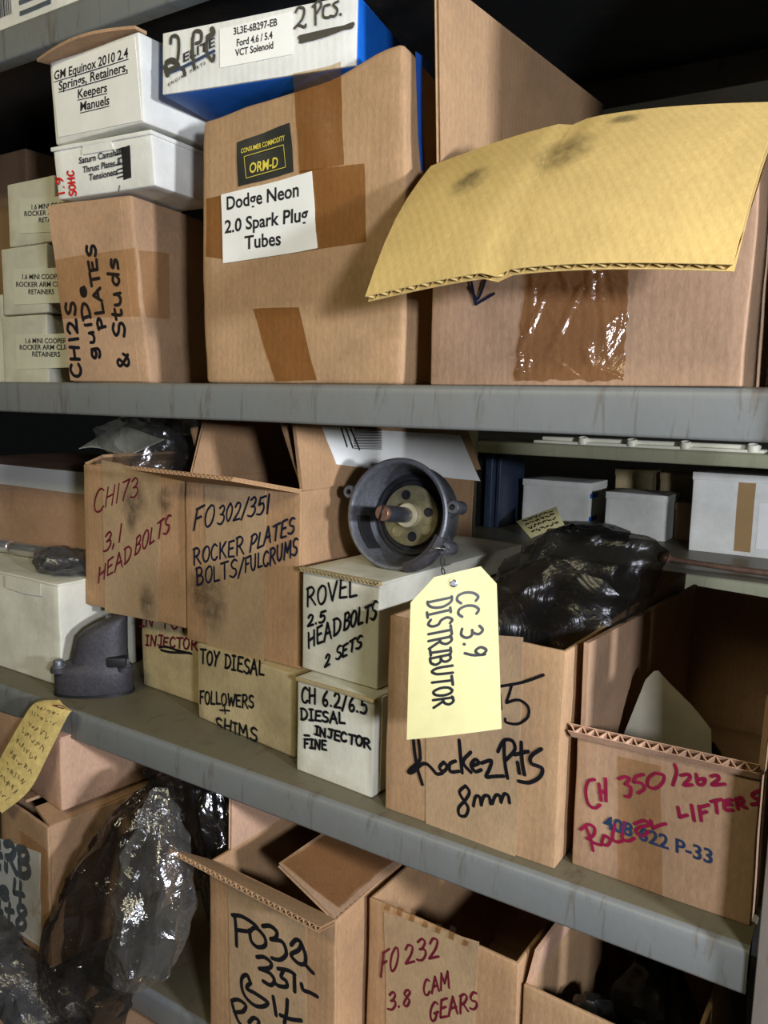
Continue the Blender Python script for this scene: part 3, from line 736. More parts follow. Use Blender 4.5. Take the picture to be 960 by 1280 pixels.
# ---------------------------------------------------------------- writing
# one-stroke hand lettering: glyph -> (advance, strokes); '~' first = straight corners
HAND = {
    'A': (.8, [[(0, 0), (.36, 1)], [(.36, 1), (.72, 0)], [(.12, .38), (.62, .40)]]),
    'B': (.78, [[(.06, 1), (.1, 0)], [(.0, .95), (.4, 1), (.58, .78), (.42, .56), (.1, .52)], [(.1, .52), (.5, .5), (.68, .25), (.45, .02), (.05, 0)]]),
    'C': (.72, [[(.62, .86), (.4, 1.0), (.14, .8), (.04, .42), (.16, .08), (.42, .0), (.64, .16)]]),
    'D': (.82, [[(.08, 1), (.12, 0)], [(0, .98), (.4, .96), (.7, .62), (.62, .22), (.34, .02), (.06, 0)]]),
    'E': (.68, [[(.58, .98), (.08, .96)], [(.08, .96), (.06, .04)], [(.08, .52), (.48, .54)], [(.06, .04), (.6, .0)]]),
    'F': (.66, [[(.62, 1), (.04, .94)], [(.1, .96), (.08, 0)], [(.08, .5), (.48, .54)]]),
    'G': (.82, [[(.64, .86), (.4, 1), (.12, .76), (.06, .36), (.24, .02), (.52, .06), (.64, .34)], [(.4, .38), (.76, .42)]]),
    'H': (.8, [[(.08, 1), (.06, 0)], [(.66, 1), (.62, 0)], [(.06, .48), (.64, .56)]]),
    'I': (.5, [[(.04, .98), (.42, 1)], [(.23, 1), (.22, 0)], [(.0, .0), (.44, .02)]]),
    'J': (.62, [[(.1, .98), (.6, 1)], [(.4, 1), (.42, .3), (.3, .02), (.06, .1)]]),
    'L': (.64, [[(.08, 1), (.08, .04)], [(.08, .04), (.6, .06)]]),
    'M': (.95, [[(.04, 0), (.12, 1)], [(.12, 1), (.42, .35)], [(.42, .35), (.74, 1)], [(.74, 1), (.84, 0)]]),
    'N': (.82, [[(.06, 0), (.1, 1)], [(.1, 1), (.62, .02)], [(.62, .02), (.68, 1)]]),
    'O': (.78, [[(.36, 1), (.1, .8), (.04, .4), (.24, .02), (.54, .1), (.68, .5), (.58, .9), (.34, 1)]]),
    'P': (.7, [[(.08, .98), (.1, 0)], [(.0, .92), (.36, 1), (.62, .78), (.44, .5), (.1, .44)]]),
    'R': (.78, [[(.08, .98), (.08, 0)], [(.0, .94), (.38, 1), (.6, .78), (.42, .54), (.1, .48)], [(.28, .5), (.72, .0)]]),
    'S': (.7, [[(.6, .9), (.36, 1), (.1, .8), (.24, .54), (.54, .42), (.6, .16), (.36, 0), (.04, .12)]]),
    'T': (.74, [[(.0, .96), (.72, 1)], [(.36, .98), (.36, 0)]]),
    'U': (.78, [[(.06, 1), (.08, .3), (.3, .0), (.56, .2), (.62, .6), (.64, 1)]]),
    'V': (.74, [[(.02, 1), (.3, .02)], [(.3, .02), (.68, 1)]]),
    'W': (1.0, [[(.02, 1), (.2, .02)], [(.2, .02), (.46, .7)], [(.46, .7), (.68, .02)], [(.68, .02), (.94, 1)]]),
    'Y': (.74, [[(.02, 1), (.32, .5)], [(.68, 1), (.32, .5), (.2, 0)]]),
    'K': (.76, [[(.08, 1), (.08, 0)], [(.64, .98), (.1, .42)], [(.24, .54), (.68, 0)]]),
    '0': (.68, [[(.32, 1), (.08, .7), (.08, .3), (.3, 0), (.54, .3), (.56, .7), (.32, 1)]]),
    '1': (.36, [[(.14, 1), (.16, 0)]]),
    '2': (.72, [[(.06, .78), (.26, 1), (.54, .84), (.44, .46), (.04, .04)], [(.04, .04), (.66, .06)]]),
    '3': (.68, [[(.06, .88), (.34, 1), (.54, .8), (.4, .56), (.22, .52)], [(.22, .52), (.54, .46), (.6, .2), (.36, 0), (.02, .08)]]),
    '4': (.7, [[(.16, 1), (.1, .42)], [(.1, .42), (.62, .46)], [(.46, .95), (.44, 0)]]),
    '5': (.7, [[(.62, 1), (.16, .96)], [(.16, .96), (.12, .56)], [(.12, .56), (.46, .62), (.6, .3), (.4, .02), (.04, .06)]]),
    '6': (.66, [[(.5, 1), (.18, .62), (.08, .24), (.3, 0), (.54, .2), (.42, .44), (.12, .32)]]),
    '7': (.66, [[(.02, .94), (.6, 1)], [(.6, 1), (.3, .4), (.22, 0)]]),
    '8': (.66, [[(.5, .9), (.28, 1), (.1, .8), (.3, .54), (.54, .3), (.36, 0), (.08, .16), (.28, .5), (.54, .8), (.42, .98)]]),
    '9': (.64, [[(.54, .8), (.3, 1), (.08, .76), (.26, .5), (.52, .66), (.54, .9)], [(.54, .9), (.5, .4), (.3, 0)]]),
    '/': (.5, [[(.0, -.12), (.42, 1.1)]]),
    '.': (.32, [[(.12, .02), (.15, .05)]]),
    ',': (.32, [[(.16, .08), (.08, -.14)]]),
    '+': (.7, [[(.3, .95), (.32, .1)], [(.0, .5), (.62, .54)]]),
    '&': (.8, [[(.62, 0), (.2, .6), (.16, .9), (.36, 1), (.46, .78), (.1, .3), (.2, .02), (.5, .08), (.7, .4)]]),
    '$': (.7, [[(.6, .86), (.3, .96), (.12, .72), (.56, .38), (.4, .06), (.04, .14)], [(.34, 1.1), (.32, -.08)]]),
    ' ': (.45, []),
    'g': (.62, [[(.46, .55), (.2, .6), (.06, .3), (.26, .08), (.46, .3), (.48, .58)], [(.48, .58), (.44, -.2), (.2, -.34), (.04, -.2)]]),
    'u': (.64, [[(.06, .6), (.08, .16), (.3, .02), (.48, .3), (.5, .6)], [(.5, .6), (.52, .0)]]),
    'i': (.3, [[(.12, .58), (.14, 0)], [(.12, .82), (.14, .84)]]),
    'e': (.58, [[(.08, .3), (.44, .36), (.36, .58), (.12, .5), (.1, .14), (.32, .0), (.5, .14)]]),
    'd': (.64, [[(.46, .5), (.18, .56), (.06, .22), (.28, .0), (.48, .3)], [(.5, 1), (.5, 0)]]),
    's': (.5, [[(.42, .52), (.2, .58), (.1, .42), (.38, .24), (.36, .06), (.06, .02)]]),
    't': (.48, [[(.22, .95), (.2, .12), (.4, .04)], [(.0, .62), (.44, .66)]]),
}
rnd = random.Random(11)


def smooth_line(pts, k=5):
    if len(pts) < 3:
        return [Vector(p) for p in pts]
    P = [Vector(p) for p in pts]
    out = []
    for i in range(len(P) - 1):
        a, b, c, d = P[max(i - 1, 0)], P[i], P[i + 1], P[min(i + 2, len(P) - 1)]
        for j in range(k):
            t = j / k
            out.append(.5 * ((2 * b) + (c - a) * t + (2 * a - 5 * b + 4 * c - d) * t * t + (3 * b - a - 3 * c + d) * t ** 3))
    out.append(P[-1])
    return out


def hand_lines(s):
    """strokes of a word, x from 0 to 1 over its length, y in letter heights"""
    x, out = 0, []
    for ch in s:
        adv, st = HAND[ch]
        jx, jy, sc = rnd.uniform(-.03, .03), rnd.uniform(-.05, .05), rnd.uniform(.93, 1.07)
        sl = rnd.uniform(-.05, .08)
        for l in st:
            out.append([(x + jx + (px + sl * py) * 1.0, jy + py * sc) for (px, py) in l])
        x += adv + .1
    x -= .1
    return [[(a / x, b) for (a, b) in l] for l in out]


def ribbon(mb, pts, w, place):
    """flat pen stroke with round ends; place(u, v) -> 3d point"""
    pts = smooth_line([(p[0], p[1]) for p in pts])
    for p in pts:
        c = [mb.add(place(p[0] + math.cos(a) * w / 2, p[1] + math.sin(a) * w / 2)) for a in [math.pi * k / 4 for k in range(8)]]
        mb.f.append(tuple(c))
    for a, b in zip(pts, pts[1:]):
        d = b - a
        if d.length < 1e-7:
            continue
        n = Vector((-d.y, d.x)).normalized() * w / 2
        q = [mb.add(place(*(p + s))) for p, s in ((a, -n), (b, -n), (b, n), (a, n))]
        mb.f.append(tuple(q))


_font_cache = {}


def print_mesh(s):
    """printed letters as a flat mesh, x from 0 to 1 over the line, cap height 1"""
    if s not in _font_cache:
        c = bpy.data.curves.new('type', 'FONT')
        c.body = s
        c.offset = .02
        c.resolution_u = 3
        o = bpy.data.objects.new('type', c)
        COL.objects.link(o)
        dg = bpy.context.evaluated_depsgraph_get()
        me = bpy.data.meshes.new_from_object(o.evaluated_get(dg))
        vs = [tuple(v.co[:2]) for v in me.vertices]
        fs = [tuple(p.vertices) for p in me.polygons]
        x0 = min(v[0] for v in vs)
        x1 = max(v[0] for v in vs)
        bpy.data.objects.remove(o)
        bpy.data.curves.remove(c)
        bpy.data.meshes.remove(me)
        _font_cache[s] = ([((v[0] - x0) / (x1 - x0), v[1] / .69) for v in vs], fs)
    return _font_cache[s]


# ---------------------------------------------------------------- cartons
LAYER = {'tape': .0004, 'clear_tape': .0004, 'label': .0005, 'address_label': .0008, 'hazard_label': .0005, 'sticker': .0005,
         'blue_stripe': .0003, 'logo_block': .0005, 'side_label': .0005}
INK_LIFT = {'ch125': .0017, 'neon': .0013, 'solenoid': .0024}
QUAD_LIFT = {'solenoid': .0014, 'ch125': .0012}
QUAD_MAT = {'tape': 'tape', 'clear_tape': 'clear_tape', 'label': 'paper', 'address_label': 'paper', 'hazard_label': 'black_label',
            'sticker': 'paper', 'blue_stripe': 'blue_print', 'logo_block': 'print', 'side_label': 'paper'}
PART_MAT = {'handwriting': 'ink', 'lettering': 'print', 'yellow_lettering': 'yellow_print', 'red_handwriting': 'bright_red',
            'logo_streaks': 'print', 'blue_line': 'blue_ink', 'blue_lettering': 'blue_ink', 'black_underline': 'ink', 'grey_handwriting': 'grey_ink'}


class Box:
    def __init__(s, key, name, label, cat='box', group=None, seed=0, amp=.0012, fit=None, bumps=(), mats=None):
        x, y, z, yaw, w, d, h, lean, side = fit or FIT[key]
        s.key, s.w, s.d, s.h, s.lean, s.side, s.seed, s.amp, s.bumps = key, w, d, h, lean, side, seed, amp, bumps
        s.mats = mats or {}
        s.root = thing(name, label, cat, (x, y, z), yaw, group)

    def warp(s, p):
        q = Vector(p)
        k = min(1.0, max(0.0, p[2] / .02))
        n = noise.noise_vector(q * 11 + Vector((s.seed, s.seed * 2.3, 0))) * s.amp + noise.noise_vector(q * 34 + Vector((0, s.seed, 5))) * s.amp * .35
        n.z *= k * .6
        q += n
        for (c, r, d) in s.bumps:
            e = math.exp(-((Vector(p) - Vector(c)).length / r) ** 2)
            q += Vector(d) * e
        q.x += s.side * p[2]
        q.y -= s.lean * p[2]
        q.z -= s.side * p[0] * min(1.0, p[2] / s.h)
        return q

    def mb(s):
        return MB(s.warp)

    def on(s, face):
        if face == 'F':
            return lambda u, v, o: (u, -o, v)
        if face == 'R':
            return lambda u, v, o: (s.w + o, u, v)
        if face == 'L':
            return lambda u, v, o: (-o, s.d - u, v)
        return lambda u, v, o: (u, v, s.h + o)

    def closed(s, mat, r=.0025, name='carton', x=(0, 0)):
        m = s.mb()
        m.rbox((x[0], 0, 0), (s.w + x[1], s.d, s.h), r, .011)
        return m.build(name, mat, s.root)

    def open(s, mat, th=.004, heights=None, name='carton'):
        h = dict(F=s.h, B=s.h, L=s.h, R=s.h)
        h.update(heights or {})
        m = s.mb()
        m.rbox((0, 0, 0), (s.w, th, h['F']), .0016, .011)
        m.rbox((0, s.d - th, 0), (s.w, s.d, h['B']), .0016, .02)
        m.rbox((0, th * .8, 0), (th, s.d - th * .8, h['L']), .0012, .02)
        m.rbox((s.w - th, th * .8, 0), (s.w, s.d - th * .8, h['R']), .0016, .014)
        m.rbox((th * .8, th * .8, 0.0005), (s.w - th * .8, s.d - th * .8, .004), .001, .03)
        return m.build(name, mat, s.root)

    def quad(s, name, face, q, mat=None, off=None, nu=14, nv=14, edge=0.0, creases=()):
        f = s.on(face)
        off = LAYER.get(name, .0004) if off is None else off
        a, b, c, d = [Vector(p) for p in q]

        def fn(u, v, o):
            p = lerp(lerp(d, c, u), lerp(a, b, u), v)
            if edge:
                e = noise.noise(Vector((u * 9, v * 9, s.seed))) * edge
                p = p + Vector((e if u in (0, 1) else 0, e if v in (0, 1) else 0))
            for (x0, y0, x1, y1, cw, ch) in creases:
                dx, dy = x1 - x0, y1 - y0
                k = max(0.0, min(1.0, ((u - x0) * dx + (v - y0) * dy) / (dx * dx + dy * dy)))
                e = math.hypot((u - x0 - dx * k), (v - y0 - dy * k)) / cw
                if e < 1:
                    o = o + ch * (1 - e) * min(1.0, 6 * k * (1 - k) + .3)
            return f(p.x, p.y, .0002 + o + (QUAD_LIFT.get(s.key, 0) if face == 'F' else 0))
        m = s.mb()
        m.sheet(fn, nu, nv, off, uv=True)
        return m.build(name, mat or s.mats.get(name) or QUAD_MAT.get(name, 'paper'), s.root)

    def smudge(s, face, c, rx, ry, off=.0008):
        f = s.on(face)
        m = s.mb()
        m.grid(lambda u, v: f(c[0] + (u - .5) * 2 * rx, c[1] + (v - .5) * 2 * ry, off), 8, 8, uv=True)
        return m.build('grease_smudge', 'smudge', s.root)

    def marks(s, parents=None):
        groups, labels = {}, []
        for e in MARKS.get(s.key, []):
            if e[0] == 'quad':
                labels.append(s.quad(e[2], e[1], e[3]))
            else:
                part = e[-1]
                groups.setdefault((part, e[1]), []).append(e)
        lab = {o.name.split('.')[0]: o for o in labels}
        for (part, face), es in groups.items():
            f = s.on(face)
            m = s.mb()
            off = INK_LIFT.get(s.key, .0009)
            pl = lambda u, v: f(u, v, off)
            for e in es:
                if e[0] == 'strokes':
                    for l in e[2]:
                        ribbon(m, l, e[3], pl)
                    continue
                _, _, txt, kind, a, ex, ey, wd, _ = e
                a, ex, ey = Vector(a), Vector(ex), Vector(ey)
                if kind == 'print':
                    vs, fs = print_mesh(txt)
                    b = len(m.v)
                    for (x, y) in vs:
                        p = a + ex * x + ey * y
                        m.add(pl(p.x, p.y))
                    m.f += [tuple(i + b for i in t) for t in fs]
                else:
                    for l in hand_lines(txt):
                        ribbon(m, [a + ex * x + ey * y for (x, y) in l], wd * .92, pl)
            par = s.root
            for k in (parents or {}).get(part, ()):
                if k in lab:
                    par = lab[k]
            m.build(part, s.mats.get(part) or PART_MAT.get(part, 'ink'), par, smooth=False, recalc=False)
        return lab

    def flap(s, name, A, B, C, D, mat, th=.0042, flutes=True, bow=None, label=None, warp=False, pitch=.0075, jag=0.0):
        """corrugated flap: A-B is the hinge, D-C the free edge (box coordinates)"""
        A, B, C, D = Vector(A), Vector(B), Vector(C), Vector(D)
        nrm = (B - A).cross(D - A).normalized()

        def fn(u, v, o):
            p = lerp(lerp(A, B, u), lerp(D, C, u), v)
            if jag and v > .99:
                p = p + (D - A).normalized() * noise.noise(Vector((u * 14, s.seed, 1.7))) * jag
            if bow:
                p = p + Vector(bow(u, v))
            return p + nrm * (o - th / 2)
        m = MB(s.warp if warp else None)
        nu, nv = 24, 6
        lt = .0006 if flutes else th
        if flutes:
            m.sheet(lambda u, v, o: fn(u, v, o), nu, nv, lt)
            m.sheet(lambda u, v, o: fn(u, v, th - lt + o), nu, nv, lt)
            n = max(4, int((C - D).length / pitch))
            lo, hi = lt, th - lt
            for i in range(n):
                u0, um, u1 = i / n, (i + .5) / n, (i + 1) / n
                du = .12 / n
                for (ua, oa, ub, ob) in ((u0, lo, um, hi), (um, hi, u1, lo)):
                    q = [fn(ua, 0, oa), fn(ub, 0, ob), fn(ub, .996, ob), fn(ua, .996, oa)]
                    q2 = [fn(min(1, ua + du), 0, oa), fn(min(1, ub + du), 0, ob), fn(min(1, ub + du), .996, ob), fn(min(1, ua + du), .996, oa)]
                    i0 = [m.add(p) for p in q]
                    i1 = [m.add(p) for p in q2]
                    m.f += [tuple(i0), tuple(i1[::-1]), (i0[2], i0[3], i1[3], i1[2]), (i0[0], i0[1], i1[1], i1[0]),
                            (i0[1], i0[2], i1[2], i1[1]), (i0[3], i0[0], i1[0], i1[3])]
        else:
            m.sheet(fn, nu, nv, th)
        o = m.build(name, mat, s.root, smooth=True, angle=30)
        if label:
            o['label'] = label
        return o, fn


# ---------------------------------------------------------------- the setting
ZA, ZB, ZC, ZD, ZE = (0.4471, 0.0314, -0.3801, -0.7113, -1.0500)


def structure(name, lo, hi, mat):
    m = MB()
    m.rbox(lo, hi, .002, 3)
    o = m.build(name, mat)
    o['kind'] = 'structure'
    return o


structure('floor', (-4, -3, -1.56), (3, 3.2, -1.5), 'floor')
structure('wall_back', (-4, 3.0, -1.5), (3, 3.1, 1.7), 'room')


def shelf(name, label, z, x0, x1, y0, y1, lip, mat, back=True, group=None, deck='deck'):
    t = thing(name, label, 'shelf', ((x0 + x1) / 2, (y0 + y1) / 2, z - lip), 0, group)
    ox, oy, oz = t.location

    def bx(n, lo, hi, r, mt=mat):
        m = MB()
        m.rbox((lo[0] - ox, lo[1] - oy, lo[2] - oz), (hi[0] - ox, hi[1] - oy, hi[2] - oz), r, .05)
        return m.build(n, mt, t)
    bx('deck', (x0, y0 + .006, z - .0025), (x1, y1, z), .0008, deck)
    m = MB()
    prof = [(.0075, 0.0), (.0045, -.0006), (.0018, -.002), (.0004, -.0048), (0, -.009), (0, -lip + .003), (.0008, -lip + .0008), (.0028, -lip), (.018, -lip), (.018, -lip + .0016),
            (.0036, -lip + .0016), (.0018, -lip + .004), (.0018, -.008), (.0034, -.0028), (.0075, -.0024)]
    n = 40
    rings = []
    for i in range(n + 1):
        x = lerp(x0, x1, i / n)
        dent = noise.noise(Vector((x * 6, z * 3, 0))) * .0009
        rings.append([(x - ox, y0 + a + dent - oy, z + b + (dent * .8 if b < -.01 else 0) - oz) for (a, b) in prof])
    m.loft(rings)
    m.build('front_lip', mat, t, angle=50)
    if back:
        bx('back_lip', (x0, y1 - .003, z - lip), (x1, y1 + .0005, z - .0005), .0008)
    return t


shelf('metal_shelf', 'grey steel shelf at the top left corner, over all the open boxes', ZA, -1.75, -.058, 0, .5, .038, 'steel', deck='deck_shaded')
shelf('metal_shelf', 'long grey steel shelf with level front lip across the upper half', ZB, -1.75, -.058, 0, .5, .038, 'steel')
shelf('metal_shelf', 'grey steel shelf with slanting dirty lip, under the hanging paper tag', ZC, -1.75, -.0585, 0, .5, .038, 'steel')
shelf('metal_shelf', 'grey steel shelf behind the hanging clear plastic bags at bottom left', ZD, -1.75, -.058, 0, .5, .038, 'steel')
shelf('metal_shelf', 'lowest steel shelf, under the crumpled brown paper carton', ZE, -1.75, -.058, -.12, .5, .038, 'steel')


def post(name, label, x, y, sx, sy, z0, z1, mat, px=.045):
    t = thing(name, label, 'post', (x, y, z0))
    m = MB()
    m.rbox((0, 0, 0), (px * sx if sx > 0 else .0025, .0025, z1 - z0) if sx > 0 else (0.0025, .0025, z1 - z0), .0008, .2)
    m.rbox((0, .0022, 0), (.0025, .045, z1 - z0), .0008, .2)
    m.build('angle_iron', mat, t)


post('rack_post', 'brownish grey steel upright at the right end of the shelves', -.052, -.012, 1, 1, -1.5, 1.0, 'post')
post('rack_post', 'steel upright holding the far left end of the shelves', -1.795, -.003, 1, 1, -1.5, 1.0, 'post')

t = thing('end_panel', 'sheet steel panel closing the right end of the shelves', 'panel', (-.047, .002, -1.5))
m = MB()
m.rbox((0, .04, 0), (.0015, .5, 2.5), .0005, .3)
m.build('sheet', 'steel', t)
m = MB()
m.rbox((-.006, .485, 0), (.008, .5005, 2.5), .001, .3)
m.build('rear_edge', 'steel', t)

# ---------------------------------------------------------------- upper shelf: cartons
B = Box('neon', 'cardboard_box', 'large dented kraft box with black hazard label and white address label', group=None, seed=1, amp=.003,
        bumps=[((.235, .0, .27), .05, (0, -.004, .016)), ((0, 0, .27), .06, (.003, .003, -.004)), ((.235, 0, .0), .07, (-.004, .004, 0))])
B.closed('kraft', r=.005)
lab = B.marks(parents={'yellow_lettering': ('hazard_label',), 'lettering': ('address_label',)})
neon_top = FIT['neon'][2] + FIT['neon'][6]

B = Box('flapbox', 'cardboard_box', 'open kraft box with big yellow flap bent down over its taped front', seed=2, amp=.002)
B.open('kraft_dull', heights={'L': .178, 'R': .176, 'B': .178}, th=.005)
B.quad('clear_tape', 'F', [(.086, .095), (.168, .095), (.169, .004), (.081, .004)], off=.0006, nu=90, nv=100, edge=.003,
       creases=((.10, 1, .12, .3, .025, .0016), (.27, .85, .02, .2, .022, .002), (.0, .22, .38, .38, .022, .0018), (.62, .85, .33, .2, .024, .002), (.36, 1, .46, .72, .022, .0015),
                (.66, 1, .68, .66, .03, .0022), (.72, 1, .88, .1, .022, .0016), (.80, 1, .92, .6, .02, .0013), (.33, .2, .62, .02, .022, .0014), (.33, .2, .70, .28, .018, .0012), (.27, .62, .38, .45, .02, .0014), (.05, .22, .08, .02, .03, .0022), (.14, .2, .15, .05, .025, .002), (.68, .3, .72, .12, .025, .002), (.72, .12, 1, .02, .02, .0012)))
B.marks()
m = B.mb()
for l in ([(.036, .088), (.043, .066)], [(.043, .066), (.058, .074)], [(.037, .08), (.044, .07), (.05, .086)]):
    ribbon(m, l, .0024, lambda u, v: (u, -.0012, v))
m.build('handwriting', 'navy_ink', B.root, smooth=False, recalc=False)
w, h = B.w, B.h


def bow_front(u, v):
    k = math.sin(math.pi * min(max(u, 0), 1))
    crease = -.004 * math.exp(-((u - .47 + .06 * v) / .02) ** 2)
    return (0, -.010 * math.sin(math.pi * v) * .6, .014 * k * (1 - v) + .010 * k * v + crease + .006 * math.sin(math.pi * v))


fl, ffn = B.flap('front_flap', (-.004, .0, h + .001), (w + .012, .0, h + .004), (w + .006, -.092, .066), (-.004, -.092, .062), 'yellow', bow=bow_front, th=.0058, pitch=.0115, label='yellowish flap bent down over the front')
for (u, v, ru, rv) in ((.22, .36, .07, .13), (.49, .30, .10, .17), (.62, .08, .06, .05)):
    m = MB()
    m.grid(lambda a, b: ffn(u + (a - .5) * 2 * ru, v + (b - .5) * 2 * rv, .0054 if ffn(.5, .5, 1).z > ffn(.5, .5, 0).z else -.0006), 8, 8, uv=True)
    m.build('grease_smudge', 'smudge', fl)
B.flap('left_flap', (.0025, .0, h - .001), (.0025, B.d + .12, h + .0), (.0025, B.d + .12, h + .165), (-.004, -.002, h + .15), 'kraft', flutes=True, label='upright flap')
B.flap('back_flap', (.05, B.d, h - .002), (w, B.d, h - .002), (w, B.d + .02, h + .06), (.08, B.d + .02, h + .06), 'kraft_dull', flutes=False)
B.flap('right_flap', (w - .002, .03, h), (w - .002, B.d, h), (w + .022, B.d, h + .12), (w + .022, .03, h + .12), 'kraft', flutes=False)

B = Box('ch125', 'cardboard_box', 'kraft box leaning forward, with vertical writing ending in Studs, under the white boxes', seed=3, amp=.0022, mats={'tape': 'thin_tape'})
B.closed('kraft_plain', r=.004)
B.marks()
m = B.mb()
m.sheet(lambda u, v, o: (lerp(.001, B.w * .875, u), -o, lerp(.002, B.h - .003, v)), 10, 12, .0012)
m.build('front_panel', 'kraft_plain', B.root)

for key, lb in (('mini1', 'long white parts carton at the bottom of the three stacked at far left'),
                ('mini2', 'long white parts carton in the middle of the three stacked at far left'),
                ('mini3', 'long white parts carton on top of the three stacked at far left')):
    B = Box(key, 'parts_carton', lb, group='white cartons stacked at far left', seed=len(lb) + ord(key[-1]), amp=.0008, mats={'label': 'paper_aged'})
    if key == 'mini1':
        B.h = .0895
    if key == 'mini2':
        B.h = .0875
    B.closed('white_dirty', r=.002)
    B.marks(parents={'lettering': ('label',)})
B = Box('x', 'parts_carton', 'white carton cut off by the left edge beside the stack of three', group='white cartons stacked at far left', seed=5, fit=(-1.158, .06, ZB, 0, .101, .12, .121, 0, 0))
B.closed('white_dirty')

f = list(FIT['saturn'])
B = Box('saturn', 'parts_carton', 'low white mailer box with black streak logo, second from top of its stack', seed=7, amp=.001, fit=f)
B.closed('white', r=.002)
B.marks(parents={})
m = B.mb()
m.rbox((-.002, -.002, B.h - .003), (B.w + .002, B.d, B.h + .0015), .001, .02)
m.build('lid', 'white', B.root)
m = B.mb()
m.sheet(lambda u, v, o: (lerp(.046 + .004 * v, .094 - .004 * v, u), -o - .0005, lerp(B.h - .011, B.h + .001, v)), 4, 3, .0012)
m.build('lid_tongue', 'white', B.root)

B = Box('equinox', 'parts_carton', 'white box with four underlined printed lines and curled brown lid edge, topmost of its stack', seed=8, amp=.0012, mats={'label': 'paper'})
B.closed('white', r=.002)
B.marks(parents={'lettering': ('label',)})


def lid_bow(u, v):
    k = math.sin(math.pi * u)
    return (0, -.006 * k * v, .004 * k * (.3 + v))


B.flap('lid_flap', (-.002, .004, B.h + .001), (B.w + .002, .004, B.h + .001), (B.w, -.009, B.h + .002), (-.006, -.016, B.h + .0), 'kraft_plain', flutes=False, th=.003, bow=lid_bow, label='curled brown inside of the lid')

f = list(FIT['solenoid'])
f[2] = neon_top + .0165
B = Box('solenoid', 'parts_carton', 'flat white and blue box with crossed-out logo, on top of the dented kraft box', seed=9, amp=.0008, fit=f)
m = B.mb()
m.rbox((0, .0012, 0), (B.w, B.d, B.h), .0015, .03)
m.build('blue_body', 'blue_board', B.root)
m = B.mb()
m.rbox((.0, -.0012, .0005), (B.w - .001, .002, B.h), .0008, .02)
m.build('front_panel', 'white_ridged', B.root)
B.marks()

B = Box('x', 'cardboard_box', 'dark brown carton standing behind the white parts cartons at far left', seed=12, fit=(-1.62, .20, ZB, 0, .42, .28, .37, 0, 0))
B.closed('kraft_dull')
B.quad('tape', 'F', [(.18, .3), (.23, .3), (.23, .05), (.18, .05)])

B = Box('x', 'parts_carton', 'white carton with a printed bar code on the top shelf at the upper left', seed=14, fit=(-1.12, .012, ZA, 0, .36, .2, .12, 0, 0))
B.closed('white')
m = B.mb()
x = .13
rb = random.Random(4)
while x < .185:
    wd = rb.choice((.0008, .0014, .0022))
    m.grid(lambda u, v: (x + wd * u, -.0008, lerp(.018, .05, v)), 1, 2)
    x += wd + rb.choice((.0008, .0012, .002))
m.build('bar_code', 'print', B.root, recalc=False)
m = B.mb()
for i in range(3):
    m.grid(lambda u, v: (lerp(.2, .26, u), -.0008, .012 + i * .012 + .005 * v), 3, 1)
m.build('lettering', 'grey_ink', B.root, recalc=False)

# ---------------------------------------------------------------- middle shelf: cartons
f = list(FIT['white'])
f[0] -= .16
f[4] += .16
B = Box('white', 'cardboard_box', 'plain scuffed white box at the left end of the middle shelf', seed=21, amp=.0014, fit=f)
B.closed('white_dirty', r=.003)
m = B.mb()
m.rbox((-.001, -.0015, B.h - .002), (B.w + .001, B.d, B.h + .0015), .0012, .02)
m.build('lid', 'white_dirty', B.root)
m = B.mb()
m.sheet(lambda u, v, o: (lerp(.18, .262, u), -.0017 - o, B.h - .003 - (.02 - .006 * abs(u - .5)) * (1 - v)), 6, 3, .001)
m.build('lid_tongue', 'white_dirty', B.root)

B = Box('x', 'cardboard_box', 'brown carton with white band standing behind the scuffed white box', seed=22, fit=(-1.50, .20, ZC, 0, .515, .28, .276, 0, 0))
B.closed('kraft_pink')
B.quad('white_band', 'F', [(.0, .276), (.513, .276), (.513, .240), (.0, .243)], mat='paper', off=.0006)

f = list(FIT['inj'])
f[1] += .012
B = Box('inj', 'cardboard_box', 'tan box marked in dark red, beneath a taped box and beside the cast housing', seed=23, amp=.0012, fit=f, mats={'handwriting': 'red_ink'})
B.closed('tan', r=.003)
B.marks()
B = Box('toy', 'cardboard_box', 'tan box with black writing FOLLOWERS + SHIMS', seed=24, amp=.0012)
B.closed('tan', r=.003)
B.marks()

B = Box('ch173', 'cardboard_box', 'kraft box with dark red writing HEAD BOLTS, holding a clear bag', seed=25, amp=.0016, mats={'handwriting': 'red_ink', 'tape': 'paper_tape'})
B.open('kraft_warm', th=.0045)
B.marks()
for c, rx, ry in (((.105, .155), .032, .034), ((.10, .128), .014, .022), ((.165, .16), .016, .022), ((.13, .022), .02, .03)):
    B.smudge('F', c, rx, ry)
B.flap('left_flap', (.002, .004, B.h), (.002, B.d, B.h), (.03, B.d, B.h + .012), (.03, .012, B.h + .012), 'kraft_warm', flutes=False, th=.004)
B.flap('right_flap', (B.w - .003, .03, B.h), (B.w - .003, B.d, B.h), (B.w - .02, B.d, B.h + .07), (B.w - .02, .03, B.h + .055), 'kraft_warm', flutes=False, th=.004)

